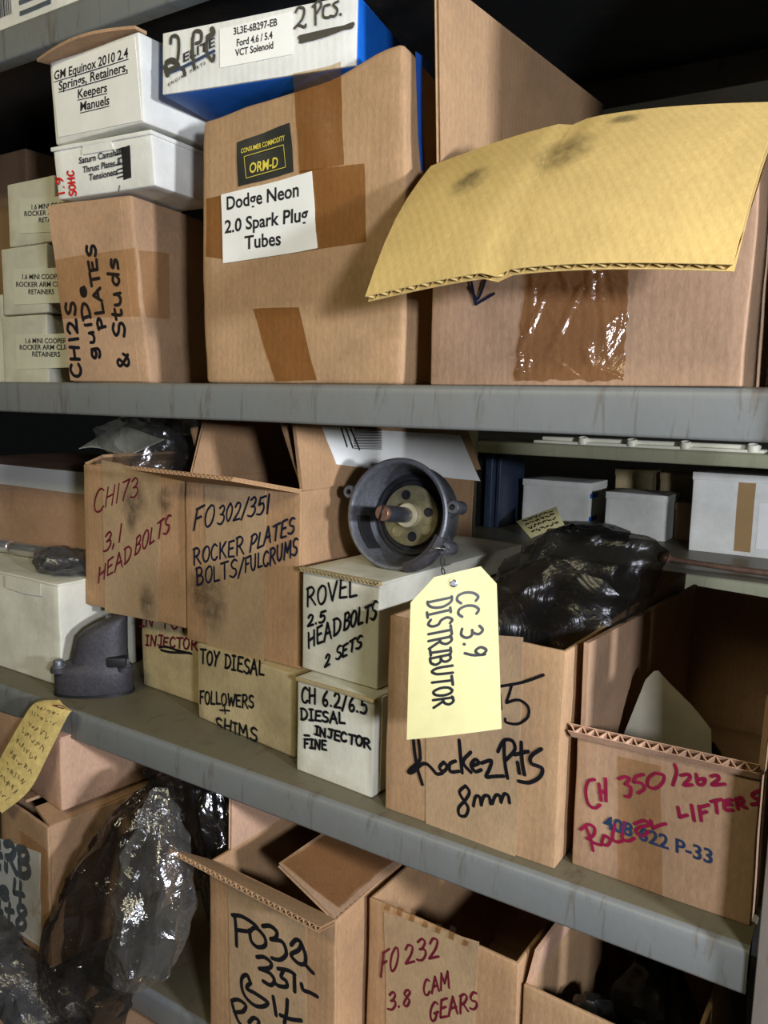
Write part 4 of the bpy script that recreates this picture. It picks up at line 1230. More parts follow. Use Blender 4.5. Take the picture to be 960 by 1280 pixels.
B = Box('fo302', 'cardboard_box', 'tall open kraft box with ROCKER PLATES writing and shipping label on its side', seed=26, amp=.0016, mats={'handwriting': 'navy_ink', 'tape': 'paper_tape'})
B.open('kraft_warm', th=.0045)
w, h, d = B.w, B.h, B.d
B.flap('right_flap', (w - .0023, .004, h), (w - .0023, d + .02, h), (w - .0023, d - .05, h + .092), (w - .0023, -.012, h + .085), 'kraft_warm', th=.0045, flutes=False, label='upright side flap carrying a shipping label')
B.flap('inner_flap', (w - .006, .01, h), (w - .006, d, h), (w - .03, d, h + .085), (w - .034, .0, h + .085), 'kraft_warm', flutes=False, th=.0035)
B.flap('left_flap', (.0025, .006, h), (.0025, d, h), (-.008, d, h + .088), (-.008, .045, h + .088), 'kraft_warm', flutes=True, th=.0045, label='upright torn side flap')
B.flap('front_flap', (.0, .002, h - .001), (w, .002, h - .001), (w - .055, -.048, h + .012), (-.046, -.042, h + .013), 'kraft_warm', th=.0048, label='front flap with open flutes, bent outward')
B.smudge('F', (.045, .055), .03, .05)
B.smudge('F', (.02, .065), .02, .03)
B.marks(parents={'lettering': ('side_label',)})

B = Box('ch62', 'parts_carton', 'narrow white box marked DIESAL INJECTOR FINE', seed=27, amp=.0009)
B.h = FIT['rover'][2] - FIT['ch62'][2] - .001
B.closed('white_dirty', r=.0022)
B.marks()
m = B.mb()
m.rbox((B.w - .001, .012, .003), (B.w + .0012, B.d * .98, B.h - .002), .0006, .03)
m.build('side_panel', 'white_dirty', B.root)
m = B.mb()
m.rbox((-.001, -.0022, B.h - .005), (B.w + .001, .004, B.h - .0005), .001, .02)
m.build('lid_edge', 'tan', B.root)
B = Box('rover', 'parts_carton', 'white box marked HEAD BOLTS 2 SETS, carrying the metal distributor', seed=28, amp=.0009)
B.closed('white_dirty', r=.0022)
B.marks()
m = B.mb()
m.rbox((-.001, .002, B.h - .001), (B.w + .001, B.d, B.h + .0022), .001, .02)
m.build('lid', 'white_dirty', B.root)
B.flap('lid_edge', (-.001, .003, B.h + .0008), (B.w + .002, .003, B.h + .0008), (B.w + .002, -.004, B.h + .0008), (-.001, -.004, B.h + .0008), 'tan', th=.0042, pitch=.005)

B = Box('rocker', 'cardboard_box', 'open kraft box with large black writing Pits 8mm, behind the yellow tag', seed=29, amp=.0018, mats={'tape': 'paper_tape'})
B.open('kraft', th=.0045)
B.marks()
rocker = B

B = Box('ch350', 'cardboard_box', 'open kraft box with magenta LIFTERS writing at the right end of the shelf', seed=30, amp=.0016, mats={'handwriting': 'magenta_ink', 'tape': 'thin_tape'})
B.open('kraft_dull', th=.0045, heights={'R': B.h + .003})
B.marks()
w, h, d = B.w, B.h, B.d
B.flap('front_flap', (-.004, -.002, h - .002), (w - .002, -.002, h + .002), (w - .002, -.008, h + .009), (-.006, -.008, h + .005), 'kraft_pink', th=.0075, pitch=.0105, label='double thickness cut edge of the front')
B.flap('left_flap', (.0022, .004, h), (.0022, d, h), (.0022, d, h + .056), (.0022, .0, h + .078), 'kraft_dull', th=.0042, flutes=False)
B.flap('back_flap', (0, d - .003, h), (w, d - .003, h), (w, d - .003, h + .05), (0, d - .003, h + .055), 'kraft_dull', th=.0042, flutes=False)
B.flap('right_flap', (w - .0022, .004, h), (w - .0022, d, h), (w + .002, d, h + .05), (w - .001, .004, h + .06), 'kraft_dull', th=.0042, flutes=False)
ch350 = B

# ---------------------------------------------------------------- lower shelf: cartons
B = Box('fo33', 'cardboard_box', 'open kraft box with thick black writing on a torn paper tape front', seed=41, amp=.002, mats={'tape': 'paper_tape'})
B.open('kraft_warm', th=.0048)
w, h, d = B.w, B.h, B.d
B.marks()
B.flap('left_flap', (.0024, .03, h), (.0024, d, h), (-.002, d, h + .088), (-.002, .036, h + .088), 'kraft_pink', th=.0045, flutes=True, label='upright side flap')
B.flap('right_flap', (w - .002, .0, h + .001), (w - .002, d, h + .001), (w - .085, d, h + .024), (w - .085, .012, h + .022), 'kraft_dull', th=.005, flutes=True, label='folded side flap under brown tape')
m = B.mb()
m.sheet(lambda u, v, o: (lerp(w - .078, w - .004, v), lerp(.01, d - .02, u), h + lerp(.0265, .0065, v) + o + .0008 * math.sin(u * 40 + v * 9)), 24, 8, .0006)
m.build('tape', 'clear_tape', B.root)
B.flap('front_flap', (.0, .0, h - .001), (w, .0, h - .001), (w + .006, -.032, h + .011), (-.03, -.030, h + .016), 'kraft', th=.005, label='front flap with open flutes, bent outward')
B = Box('fo232', 'cardboard_box', 'kraft box with dark red writing CAM GEARS', seed=42, amp=.0018, mats={'handwriting': 'red_ink', 'tape': 'paper_tape'})
B.open('kraft_warm', th=.0045)
B.marks()
m = B.mb()
rb = random.Random(9)
for i in range(7):
    u = .02 + i * .015
    m.sheet(lambda a, b, o: (u + .006 * a + .002 * b, -.0012 - o, B.h - .004 + (.006 + .004 * (i % 3)) * b), 2, 2, .0005)
m.build('torn_tape_edge', 'clear_tape', B.root)
f = list(FIT['rightlow'])
f[0] += .003
B = Box('rightlow', 'cardboard_box', 'open kraft box at the lower right holding dark oily parts', seed=43, amp=.0016, fit=f)
B.open('kraft', th=.0045)
B.flap('left_flap', (.0022, .004, B.h), (.0022, B.d, B.h), (.006, B.d, B.h + .03), (.006, .012, B.h + .03), 'kraft_pink', th=.0042, flutes=False)
f = list(FIT['leftlab'])
f[2] += .0012
B = Box('leftlab', 'cardboard_box', 'kraft box with taped grey-scribbled white label at the lower left', fit=f, seed=44, amp=.0018, mats={'label': 'paper_grey', 'handwriting': 'grey_ink'})
B.open('kraft_plain', th=.0045)
B.marks(parents={'grey_handwriting': ('label',)})
B.quad('clear_tape', 'F', [(.06, .16), (B.w - .003, .16), (B.w - .003, .02), (.06, .02)], mat='thin_tape', off=.0022, edge=.003, nu=50, nv=60, creases=((.3, .2, .95, .62, .03, .002), (.35, .3, .95, .32, .03, .002), (.3, .4, .6, .15, .03, .0015)))
B.flap('right_flap', (B.w - .002, .004, B.h), (B.w - .002, B.d, B.h), (B.w - .05, B.d, B.h + .006), (B.w - .05, .01, B.h + .006), 'kraft_plain', th=.004, flutes=False)
B.flap('left_flap', (.002, .004, B.h), (.002, B.d, B.h), (.055, B.d, B.h + .006), (.055, .01, B.h + .006), 'kraft_plain', th=.004, flutes=False)
zt = FIT['leftlab'][2] + FIT['leftlab'][6] + .009
B = Box('x', 'cardboard_box', 'plain pinkish box resting on the kraft box with the scribbled label', seed=45, amp=.0016, fit=(-1.035, .010, zt, -.133, .180, .19, .098, 0, 0))
B.closed('kraft_pink', r=.003)
m = B.mb()
m.rbox((B.w - .03, .0, B.h - .001), (B.w + .0015, B.d, B.h + .002), .001, .03)
m.build('lid', 'kraft_pink', B.root)
B.quad('clear_tape', 'R', [(.05, B.h - .001), (.10, B.h - .001), (.10, B.h - .03), (.05, B.h - .03)])
B = Box('x', 'cardboard_box', 'crumpled brown paper carton at the bottom left corner', seed=46, amp=.006, fit=(-1.06, -.10, ZE, .06, .225, .2, .285, 0, 0))
B.closed('kraft_plain', r=.008)
B.quad('dark_band', 'F', [(.03, .268), (.20, .275), (.20, .258), (.03, .245)], mat='black_label', off=.0008)
B.flap('torn_flap', (.15, -.002, .245), (.19, -.002, .262), (.185, -.016, .15), (.165, -.014, .15), 'kraft_pink', th=.003, flutes=False, jag=.01)
B = Box('x', 'cardboard_box', 'small brown box corner under the hanging clear bags', seed=47, amp=.002, fit=(-.80, -.05, ZE, .12, .10, .12, .285, 0, 0))
B.closed('kraft_plain')
B.flap('lid_flap', (0, 0, B.h), (B.w, 0, B.h), (B.w, -.006, B.h + .004), (0, -.006, B.h + .004), 'kraft_plain', flutes=False, th=.003)

# ---------------------------------------------------------------- distributor, tags and housing
def put(mb, name, mat, loc, label=None, cat=None, group=None, kind=None, **kw):
    """a one-mesh thing: world coordinates in, origin at its base"""
    loc = Vector(loc)
    mb.v = [v - loc for v in mb.v]
    o = mb.build(name, mat, None, **kw)
    o.location = loc
    return tag(o, label, cat, group, kind)


def rel(root):
    l = Vector(root.location)
    return MB(lambda p: p - l)


t = thing('distributor', 'round metal ignition distributor with open bowl and slotted shaft', 'distributor', (-.444, .14, -.164))
C0 = Vector((-.444, .113, -.1025))
AX = Vector((.05, -.985, .15)).normalized()
RT = Vector((1, 0, 0)) - AX * AX.x
RT.normalize()
UP = RT.cross(AX) * -1
if UP.z < 0:
    UP = -UP


def ring_pt(ang, r, a=0.0):
    return C0 + (RT * math.cos(ang) + UP * math.sin(ang)) * r + AX * a


m = rel(t)
m.lathe(C0, AX, [(-.042, 0), (-.042, .046), (-.036, .0505), (-.006, .0540), (-.0012, .0548), (.0008, .0562), (.0012, .0585), (0, .0604), (-.003, .0610), (-.007, .0600), (-.010, .0582), (-.040, .0555), (-.047, .052),
                 (-.050, .046), (-.050, .026), (-.054, .0235), (-.10, .0215), (-.102, .018), (-.102, 0)], 72)
m.build('bowl', 'cast_lid', t)
m = rel(t)
m.lathe(C0, AX, [(-.0415, 0), (-.0415, .0475), (-.040, .0485), (-.040, .044), (-.036, .043), (-.036, .040), (-.040, .039), (-.040, 0)], 64)
m.build('inner_ring', 'cast_in', t)
m = rel(t)
m.lathe(C0, AX, [(-.0405, 0), (-.0405, .0335), (-.034, .0335), (-.0332, .0325), (-.0332, 0)], 56)
plate = m.build('plate', 'brass', t)
for k, (ang, rr, sz) in enumerate(((1.9, .0235, .0055), (1.0, .0245, .0035), (.25, .0225, .0052), (-.55, .0245, .0062), (-1.35, .0235, .0055), (-2.2, .0235, .0065), (-3.0, .0235, .005))):
    m = rel(t)
    m.lathe(ring_pt(ang, rr, -.0335), AX, [(0, 0), (0, sz), (.0010, sz), (.0010, sz * .82), (.0005, sz * .78), (.0005, 0)], 18)
    m.build('rivet', 'brass' if k % 2 else 'cast_in', plate)
m = rel(t)
m.lathe(C0, AX, [(-.034, 0), (-.034, .0135), (-.024, .0135), (-.0225, .0122), (-.0225, 0)], 32)
m.build('bushing', 'bush', t)
m = rel(t)
m.lathe(C0, AX, [(-.024, 0), (-.024, .0086), (.024, .0086), (.0255, .0078), (.0255, 0)], 32)
sh = m.build('shaft', 'shaft', t)
m = rel(t)
m.lathe(C0, AX, [(.0255, 0), (.0255, .0082), (.0300, .0082), (.0312, .0072), (.0312, 0)], 32)
m.build('shaft_end', 'copper', sh)
m = rel(t)
cs = []
q = C0 + AX * .0316
sd = (RT * .25 + UP * .97).normalized()
sw = AX.cross(sd)
for s1, s2 in ((-1, -1), (1, -1), (1, 1), (-1, 1)):
    cs.append(q + sd * .0078 * s1 + sw * .0012 * s2)
m.loft([cs, [c - AX * .0035 for c in cs]])
m.build('drive_slot', 'black', sh)
for ang, nm in ((math.radians(163), 'screw_lug'), (math.radians(-27), 'screw_lug'), (math.radians(12), 'screw_lug')):
    m = rel(t)
    c = ring_pt(ang, .0655, -.012)
    m.lathe(c, AX, [(-.012, 0), (-.012, .0072), (.010, .0072), (.0112, .0062), (.0112, .0032), (.004, .0030), (.004, 0)], 24)
    d = (c - C0 - AX * -.012).normalized()
    s_ = AX.cross(d)
    a = [c - d * .012 + s_ * .012 + AX * .008, c + s_ * .006 + AX * .008, c - s_ * .006 + AX * .008, c - d * .012 - s_ * .012 + AX * .008]
    m.loft([a, [p - AX * .016 for p in a]])
    lug = m.build(nm, 'cast_lid', t)
    m = rel(t)
    m.lathe(c, AX, [(.0046, 0), (.0046, .0029), (.0112, .0029), (.0112, .0020), (.0052, .0018), (.0052, 0)], 16)
    m.build('hole_shade_liner', 'black', lug)  # black liner paints the shade down the lug's hole
m = rel(t)
rings = []
for i in range(13):
    a = math.radians(-72 + 54 * i / 12)
    rings.append([ring_pt(a, .0535, -.004), ring_pt(a, .0660 - .002 * abs(i - 6) / 6, -.006), ring_pt(a, .0650 - .002 * abs(i - 6) / 6, .0035), ring_pt(a, .0575, .006), ring_pt(a, .0525, .004)])
m.loft(rings)
m.build('weathered_rim_plate', 'cast', t)
m = rel(t)
for a0 in (200, 215, 230):
    pass
m.loft([[ring_pt(math.radians(a), .0525 - .0005, -.008 - k * .022) for k in (0, 1)] + [ring_pt(math.radians(a), .0495, -.008 - k * .022) for k in (1, 0)] for a in range(186, 232, 5)])
m.build('bowl_window', 'black', t)

# the tag hanging from the distributor
TL, BL, BR, TR = Vector((-.323, -.058, -.140)), Vector((-.318, -.066, -.259)), Vector((-.251, -.028, -.246)), Vector((-.267, -.020, -.124))
TL = Vector((-.3235, -.056, -.129))
TR = Vector((-.2665, -.018, -.112))
tagn = (BR - BL).cross(TL - BL).normalized()
if tagn.y > 0:
    tagn = -tagn


def tag_pt(u, v, o=0.0):
    """u across from left, v up from the bottom edge (0..1)"""
    p = lerp(lerp(BL, BR, u), lerp(TL, TR, u), v)
    return p + tagn * (o + .0025 * math.sin(v * 2.6) + .0018 * math.sin(u * 3 + v * 2))


t = thing('paper_tag', 'yellow paper tag with handwritten DISTRIBUTOR, hanging by a twisted wire', 'tag', tuple(BL))


def tag_card(m, top):
    nv = 16
    rows = []
    for j in range(nv + 1):
        v = j / nv
        if v <= top:
            ul, ur = 0, 1
        else:
            k = (v - top) / (1 - top)
            ul, ur = .27 * k, 1 - .18 * k
        rows.append((v, ul, ur))
    m.sheet(lambda a, b, o: tag_pt(lerp(rows[round(b * nv)][1], rows[round(b * nv)][2], a), b, o), 10, nv, .0006)


m = rel(t)
tag_card(m, .875)
card = m.build('card', 'manila', t)
HU, HV = .50, .935
hc = tag_pt(HU, HV, .0007)
m = rel(t)
m.lathe(hc, tagn, [(0, .0048), (.0006, .0048), (.0008, .0044), (.0006, .0028), (0, .0028)], 24)
m.build('paper_ring', 'manila', card)
m = rel(t)
m.lathe(hc, tagn, [(.0001, 0), (.0001, .0030), (.0010, .0032), (.0013, .0026), (.0004, .0020), (.0004, 0)], 24)
m.build('eyelet', 'wire', card)
for part, mat, txts in (('handwriting', 'ink', (('CC 3.9', .53, .87, .46, .25), ('DISTRIBUTOR', .19, .86, .185, .27))),):
    m = rel(t)
    for (s_, u0, v0, v1, hh) in txts:
        for l in hand_lines(s_):
            # text reads downwards: along x goes down the card, letter tops point right
            pts = [((u0 + y * hh * (1.0 if s_ != 'DISTRIBUTOR' else (1.0 - .22 * x)) + .10 * x), lerp(v0, v1, x)) for (x, y) in l]
            ribbon(m, [(a * .07, b * .125) for a, b in pts], .0021, lambda a, b: tag_pt(a / .07, b / .125, .0010))
    m.build(part, mat, card, smooth=False, recalc=False)
m = rel(t)
lug = ring_pt(math.radians(-27), .0655, .0)
for k in (0, 1):
    pts = []
    for i in range(26):
        s_ = i / 25
        p = lerp(lug, hc, s_) + Vector((0, -.006 * math.sin(math.pi * s_), -.010 * math.sin(math.pi * s_)))
        a = s_ * 16 + k * math.pi
        p += Vector((math.cos(a), math.sin(a), 0)) * .0013 * (1 + .8 * math.sin(s_ * 7))
        pts.append(p)
    m.tube(pts, .00062, 6)
pts = [lug + RT * .009 * math.cos(a) + AX * (.004 + .008 * math.sin(a)) for a in [2 * math.pi * i / 14 for i in range(15)]]
m.tube(pts, .0007, 6)
m.tube([lug + Vector((0, -.004, -.012)), lug + Vector((.007, -.008, -.016)), lug + Vector((.013, -.006, -.014))], .0006, 6)
m.build('twisted_wire', 'wire', t)

# soiled tag curling over the shelf lip
LA = [Vector(p) for p in ((-.877, -.012, -.360), (-.897, -.018, -.374), (-.922, -.025, -.406), (-.955, -.035, -.460), (-.978, -.045, -.502))]
RA = [Vector(p) for p in ((-.835, -.012, -.365), (-.833, -.016, -.375), (-.862, -.025, -.429), (-.892, -.035, -.484), (-.938, -.045, -.525))]
LA[0] = Vector((-.868, -.004, -.368))
RA[0] = Vector((-.838, -.003, -.3775))
t = thing('paper_tag', 'soiled yellow tag with red-brown eyelet, curling over the shelf lip at left', 'tag', tuple(RA[-1]))
sl, sr = smooth_line(LA, 6), smooth_line(RA, 6)


def ltag(u, v, o=0.0):
    k = v * (len(sl) - 1)
    i = min(int(k), len(sl) - 2)
    f_ = k - i
    a, b = lerp(sl[i], sl[i + 1], f_), lerp(sr[i], sr[i + 1], f_)
    return lerp(a, b, u) + Vector((.25, -.93, .25)) * (o + .004 * math.sin(math.pi * u))


m = rel(t)
m.sheet(lambda u, v, o: ltag(u, v, o), 8, 24, .0006)
card = m.build('card', 'manila_dirty', t)
m = rel(t)
m.sheet(lambda u, v, o: ltag(.42 + .36 * u, .02 + .17 * v, .0007 + o), 5, 6, .0005)
ey = m.build('eyelet_patch', 'eyelet', card)
m = rel(t)
m.sheet(lambda u, v, o: ltag(.53 + .13 * u, .08 + .07 * v, .0013 + o), 4, 4, .0003)
m.build('eyelet_hole', 'paper', ey)
m = rel(t)
rb = random.Random(21)
for r_ in range(9):
    v = .28 + r_ * .075
    u = .12 + rb.random() * .12
    while u < .8:
        l = [(u + k * .018, v + rb.uniform(-.02, .02)) for k in range(rb.randint(3, 6))]
        ribbon(m, [(a * .05, b * .2) for a, b in l], .0007, lambda a, b: ltag(a / .05, b / .2, .0010))
        u = l[-1][0] + .05
m.build('faded_handwriting', 'pencil', card, smooth=False, recalc=False)

# cast housing standing at the edge of the middle shelf
yw = math.radians(40)
P0 = Vector((-.884, .061, ZC))
t = thing('cast_housing', 'dark grey cast engine housing with two bolt ears, standing on the shelf', 'engine part', tuple(P0), yw)


def sect(z, cx, cy, a, b, n=40, pw=2.3):
    out = []
    for k in range(n):
        th = 2 * math.pi * k / n
        c, s_ = math.cos(th), math.sin(th)
        out.append(Vector((cx + a * math.copysign(abs(c) ** (2 / pw), c), cy + b * math.copysign(abs(s_) ** (2 / pw), s_), z)))
    return out


m = MB()
m.loft([sect(0, 0, 0, .049, .024), sect(.003, 0, 0, .051, .026), sect(.030, 0, 0, .051, .026), sect(.036, 0, 0, .050, .025), sect(.0395, .002, 0, .044, .023),
        sect(.043, .008, .001, .037, .022), sect(.060, .0095, .002, .0345, .022), sect(.077, .0115, .003, .0325, .021), sect(.086, .0165, .0035, .0275, .020), sect(.094, .0240, .004, .020, .0185), sect(.100, .0315, .005, .0125, .016), sect(.104, .037, .006, .007, .012), sect(.106, .040, .006, .003, .006)])
m.build('casting', 'cast', t)
m = MB()
m.loft([sect(0, 0, 0, .0525, .0275), sect(.0035, 0, 0, .0525, .0275)])
m.build('gasket', 'black', t)
for sx in (-1, 1):
    m = MB()
    m.lathe((.0425 * sx, -.012, .033), (0, 0, 1), [(0, 0), (0, .0105), (.0055, .0105), (.007, .009), (.007, 0)], 20)
    ear = m.build('bolt_ear', 'cast', t)
    m = MB()
    m.lathe((.0425 * sx, -.012, .040), (0, 0, 1), [(0, 0), (0, .0088), (.0018, .0088), (.002, .0066), (.008, .0066), (.0092, .0056), (.0092, 0)], 6 if sx > 0 else 24)
    m.build('bolt', 'cast_lid', ear)
m = MB()
m.rbox((.022, -.026, .041), (.046, -.010, .054), .002, .01)
m.build('bolt_recess', 'black', t)


# ---------------------------------------------------------------- crumpled bags
def bag(name, label, prof, mat, seed, amp=.010, freq=26, n=64, m_=40, cat='bag', group=None, kind=None):
    """prof: (x, y, z, half width, half depth) from the bottom up"""
    mb = MB()
    rings = []
    rb_ = random.Random(seed)
    ph = [rb_.uniform(0, 6.28) for _ in range(4)]
    for j in range(m_ + 1):
        k = j / m_ * (len(prof) - 1)
        i = min(int(k), len(prof) - 2)
        f_ = k - i
        f2 = f_ * f_ * (3 - 2 * f_)
        c = [lerp(prof[i][q], prof[i + 1][q], f2 if q > 2 else f_) for q in range(5)]
        ring = []
        for q in range(n):
            a = 2 * math.pi * q / n
            fold = 1 + .10 * math.sin(5 * a + ph[0] + k) + .07 * math.sin(9 * a + ph[1] - k * .7)
            p = Vector((c[0] + c[3] * fold * math.cos(a), c[1] + c[4] * fold * math.sin(a), c[2]))
            w1 = p * freq + Vector((seed, 0, seed * .5))
            w1.z *= .6
            rd = 1 - 2 * abs(noise.noise(w1))
            r2 = 1 - 2 * abs(noise.noise(w1 * 2.3 + Vector((3, 1, 7))))
            ed = min(1, 6 * j / m_ + .3, 6 * (m_ - j) / m_ + .3)
            d = Vector((math.cos(a), math.sin(a), .25))
            ring.append(p + d * (rd * amp + r2 * amp * .45) * ed * min(1, c[3] / .03))
        rings.append(ring)
    mb.loft(rings)
    o = put(mb, name, mat, (prof[0][0], prof[0][1], prof[0][2]), label, cat, group, kind, angle=32)
    return o


bag('plastic_bag', 'crumpled clear plastic bag drooping over the shelf edge, beside the scribbled label',
    [(-.800, -.047, -.757, .020, .012), (-.795, -.047, -.745, .055, .022), (-.785, -.046, -.712, .072, .026), (-.770, -.040, -.66, .078, .032), (-.752, -.026, -.58, .062, .034), (-.728, -.008, -.50, .040, .028), (-.706, .004, -.452, .018, .014), (-.70, .006, -.437, .012, .010)],
    'film_dark', 3, amp=.009)
bag('plastic_bag', 'clear plastic bag with the brightest glints, its corner hanging over the shelf lip',
    [(-.694, -.055, -.664, .006, .005), (-.688, -.055, -.648, .022, .012), (-.666, -.052, -.606, .042, .022), (-.654, -.048, -.548, .044, .026), (-.648, -.040, -.50, .040, .024), (-.660, -.025, -.455, .020, .016), (-.674, -.015, -.43, .010, .010)],
    'film', 8, amp=.008)
bag('plastic_bag', 'dark narrow plastic bag in the shade left of the thick black writing',
    [(-.628, .050, -.640, .010, .008), (-.626, .05, -.60, .026, .02), (-.630, .05, -.54, .028, .024), (-.64, .05, -.47, .024, .022), (-.65, .05, -.44, .012, .012)],
    'film_dark', 15, amp=.007)
bag('plastic_bag', 'dusky rounded plastic bag at the back, under the slanting shelf lip',
    [(-.70, .085, -.56, .03, .03), (-.71, .085, -.50, .055, .045), (-.715, .08, -.455, .062, .045), (-.71, .08, -.425, .035, .03), (-.70, .08, -.422, .01, .01)],
    'film_smoke', 19, amp=.009)
bag('plastic_bag', 'crumpled grey plastic bag on the brown paper carton, bottom left',
    [(-.925, -.060, -.764, .11, .035), (-.915, -.062, -.748, .120, .040), (-.93, -.060, -.725, .10, .034), (-.95, -.056, -.705, .06, .025), (-.96, -.054, -.695, .02, .01)],
    'film_grey', 27, amp=.012, freq=20)
bag('plastic_bag', 'clear plastic bag bulging from the HEAD BOLTS box under the level shelf',
    [(-.832, .19, -.115, .078, .065), (-.836, .19, -.080, .080, .065), (-.858, .18, -.058, .092, .06), (-.885, .175, -.035, .078, .05), (-.88, .175, -.015, .055, .035), (-.87, .175, -.010, .02, .015)],
    'film', 33, amp=.011, freq=22)
m = MB()
m.sheet(lambda u, v, o: Vector((lerp(-1.015, -.905, u) + .01 * v, lerp(.145, .20, v), -.062 + .030 * v * (1 - u * .7) + .012 * u * v + .004 * math.sin(5 * u) + o)), 10, 6, .0012)
m.v = m.v
put(m, 'plastic_tray', 'torch', (-.96, .16, -.066), 'cream plastic piece wrapped in the clear bag under the level shelf', 'packing')
bag('plastic_bag', 'smoky plastic bag sticking up out of the open Pits 8mm box',
    [(-.300, .17, -.30, .070, .10), (-.295, .17, -.24, .078, .09), (-.285, .17, -.20, .076, .08), (-.268, .17, -.165, .068, .055), (-.250, .17, -.135, .058, .038), (-.240, .17, -.113, .046, .018), (-.238, .17, -.107, .030, .008)],
    'film_smoke', 41, amp=.009, freq=20)
bag('paper_wad', 'greyish crumpled wrapping on the scuffed white box, beside the steel socket',
    [(-.992, .10, -.2345, .040, .030), (-.990, .10, -.226, .046, .034), (-1.0, .105, -.214, .034, .026), (-1.01, .11, -.206, .018, .014), (-1.015, .11, -.203, .006, .005)],
    'film_grey', 52, amp=.008, freq=30, cat='wrapping')


# sockets on the white box
def socket(label, x0, x1, y, z, r, seed):
    t = thing('socket', label, 'socket', (x0, y, z - r), 0, 'steel sockets on the scuffed white box')
    m = MB()
    ax = Vector((x1 - x0, .012, 0))
    L = ax.length
    m.lathe((0, 0, r), ax, [(.012, 0), (.012, r * .62), (0, r * .70), (0, r * .92), (.001, r), (L * .55, r), (L * .58, r * .94), (L * .62, r), (L - .001, r), (L, r * .9), (L, 0)], 32)
    m.build('barrel', 'chrome', t)
    m = MB()
    m.lathe((0, 0, r), ax, [(.0105, 0), (.0105, r * .6), (.0112, r * .6), (.0112, 0)], 6)
    m.build('drive_hole', 'black', t)


zs = FIT['white'][2] + FIT['white'][6] + .0017
socket('polished steel socket lying on the scuffed white box', -1.158, -1.064, .125, zs + .0105, .0100, 1)
socket('steel socket end cut off by the left edge of the picture', -1.228, -1.172, .118, zs + .0105, .0100, 2)

# contents of the right-hand boxes
m = MB()
rows = [[Vector((-.196, .118, -.335)), Vector((-.180, .135, -.33)), Vector((-.150, .150, -.335)), Vector((-.118, .165, -.34))],
        [Vector((-.193, .128, -.290)), Vector((-.180, .138, -.275)), Vector((-.150, .150, -.283)), Vector((-.122, .160, -.280))],
        [Vector((-.181, .146, -.240)), Vector((-.175, .148, -.236)), Vector((-.160, .152, -.247)), Vector((-.134, .158, -.266))],
        [Vector((-.175, .150, -.2315)), Vector((-.171, .151, -.2305)), Vector((-.162, .153, -.240)), Vector((-.142, .157, -.258))]]
m.sheet(lambda u, v, o: (lerp(rows[min(3, int(v * 3 + 1e-6))][min(3, int(u * 3 + 1e-6))], rows[min(3, int(v * 3 + 1e-6))][min(3, int(u * 3 + 1e-6))], 0) + Vector((0, -o, o * .2))), 3, 3, .0016)
put(m, 'paper_wrapper', 'paper_shaded', (-.157, .15, -.340), 'folded white paper standing inside the open LIFTERS box', 'paper', smooth=True, angle=20)


def lifter(loc, ax, label, group, L=.062, r=.0115):
    t = thing('valve_lifter', label, 'engine part', loc, 0, group)
    m = MB()
    a = Vector(ax).normalized()
    m.lathe((0, 0, 0), a, [(0, 0), (0, r * .8), (.002, r), (L * .4, r), (L * .42, r * .9), (L * .5, r * .9), (L * .52, r), (L, r), (L, 0)], 20)
    m.build('barrel', 'dark_junk', t)


for i, (x, y, z, ax) in enumerate(((-.115, .06, -.355, (.3, .8, .35)), (-.100, .12, -.345, (-.4, .7, .5)), (-.130, .10, -.362, (.8, .4, .05)), (-.17, .07, -.362, (.5, .7, .05)), (-.165, .18, -.362, (.9, .3, .02)), (-.11, .22, -.36, (-.5, .8, .2)))):
    lifter((x, y, z), ax, 'dark oily lifter lying in the open LIFTERS box', 'dark lifters in the open box')
for i, (x, y, r_) in enumerate(((-.205, .10, .030), (-.135, .10, .028), (-.165, .20, .034))):
    bag('oily_part', ('dark oily lump nearest the left wall of the lower right box', 'dark oily lump nearest the right wall of the lower right box', 'dark oily lump at the back of the lower right box')[i],
        [(x, y, ZD + .006, r_ * .7, r_ * .7), (x, y, ZD + .04, r_ * .95, r_ * .9), (x, y, ZD + .11, r_ * .85, r_ * .85), (x + .004, y, ZD + .15, r_ * .5, r_ * .5), (x + .004, y, ZD + .16, r_ * .15, r_ * .15)],
        'dark_junk', 60 + i, amp=.010, freq=30, n=40, m_=24, cat='engine part', group='dark oily lumps in the lower right box')

# ---------------------------------------------------------------- the rack behind
BY = 1.0
shelf('metal_shelf', 'olive shelf of the rack behind, carrying the cream plastic strip', -.063, -1.7, .6, BY, BY + .6, .027, 'olive')
shelf('metal_shelf', 'olive shelf of the rack behind, carrying the pale blurred boxes', -.303, -1.7, .6, BY, BY + .6, .046, 'olive')
shelf('metal_shelf', 'olive shelf glimpsed high behind the yellow-flap box', .650, -1.7, .6, BY, BY + .6, .034, 'olive')
for xx, nm in ((-1.745, 'left'), (.605, 'right')):
    post('rack_post', 'olive upright at the %s end of the rack behind' % nm, xx, BY - .003, 1, 1, -1.5, 1.2, 'olive')
post('rack_post', 'olive upright behind the dark shipping label flap', -.815, BY - .0035, 1, 1, -1.5, 1.2, 'olive', px=.034)


def backbox(label, x, y, z, w, d, h, mat, seed, marks=None, group='pale boxes on the rack behind', name='cardboard_box', rz=0.0):
    b = Box('x', name, label, group=group, seed=seed, fit=(x, y, z, rz, w, d, h, 0, 0), amp=.001)
    b.closed(mat)
    m = b.mb()
    m.rbox((-.0012, -.0012, h - .016), (w + .0012, d, h + .0012), .001, .04)
    m.build('lid', mat, b.root)
    return b


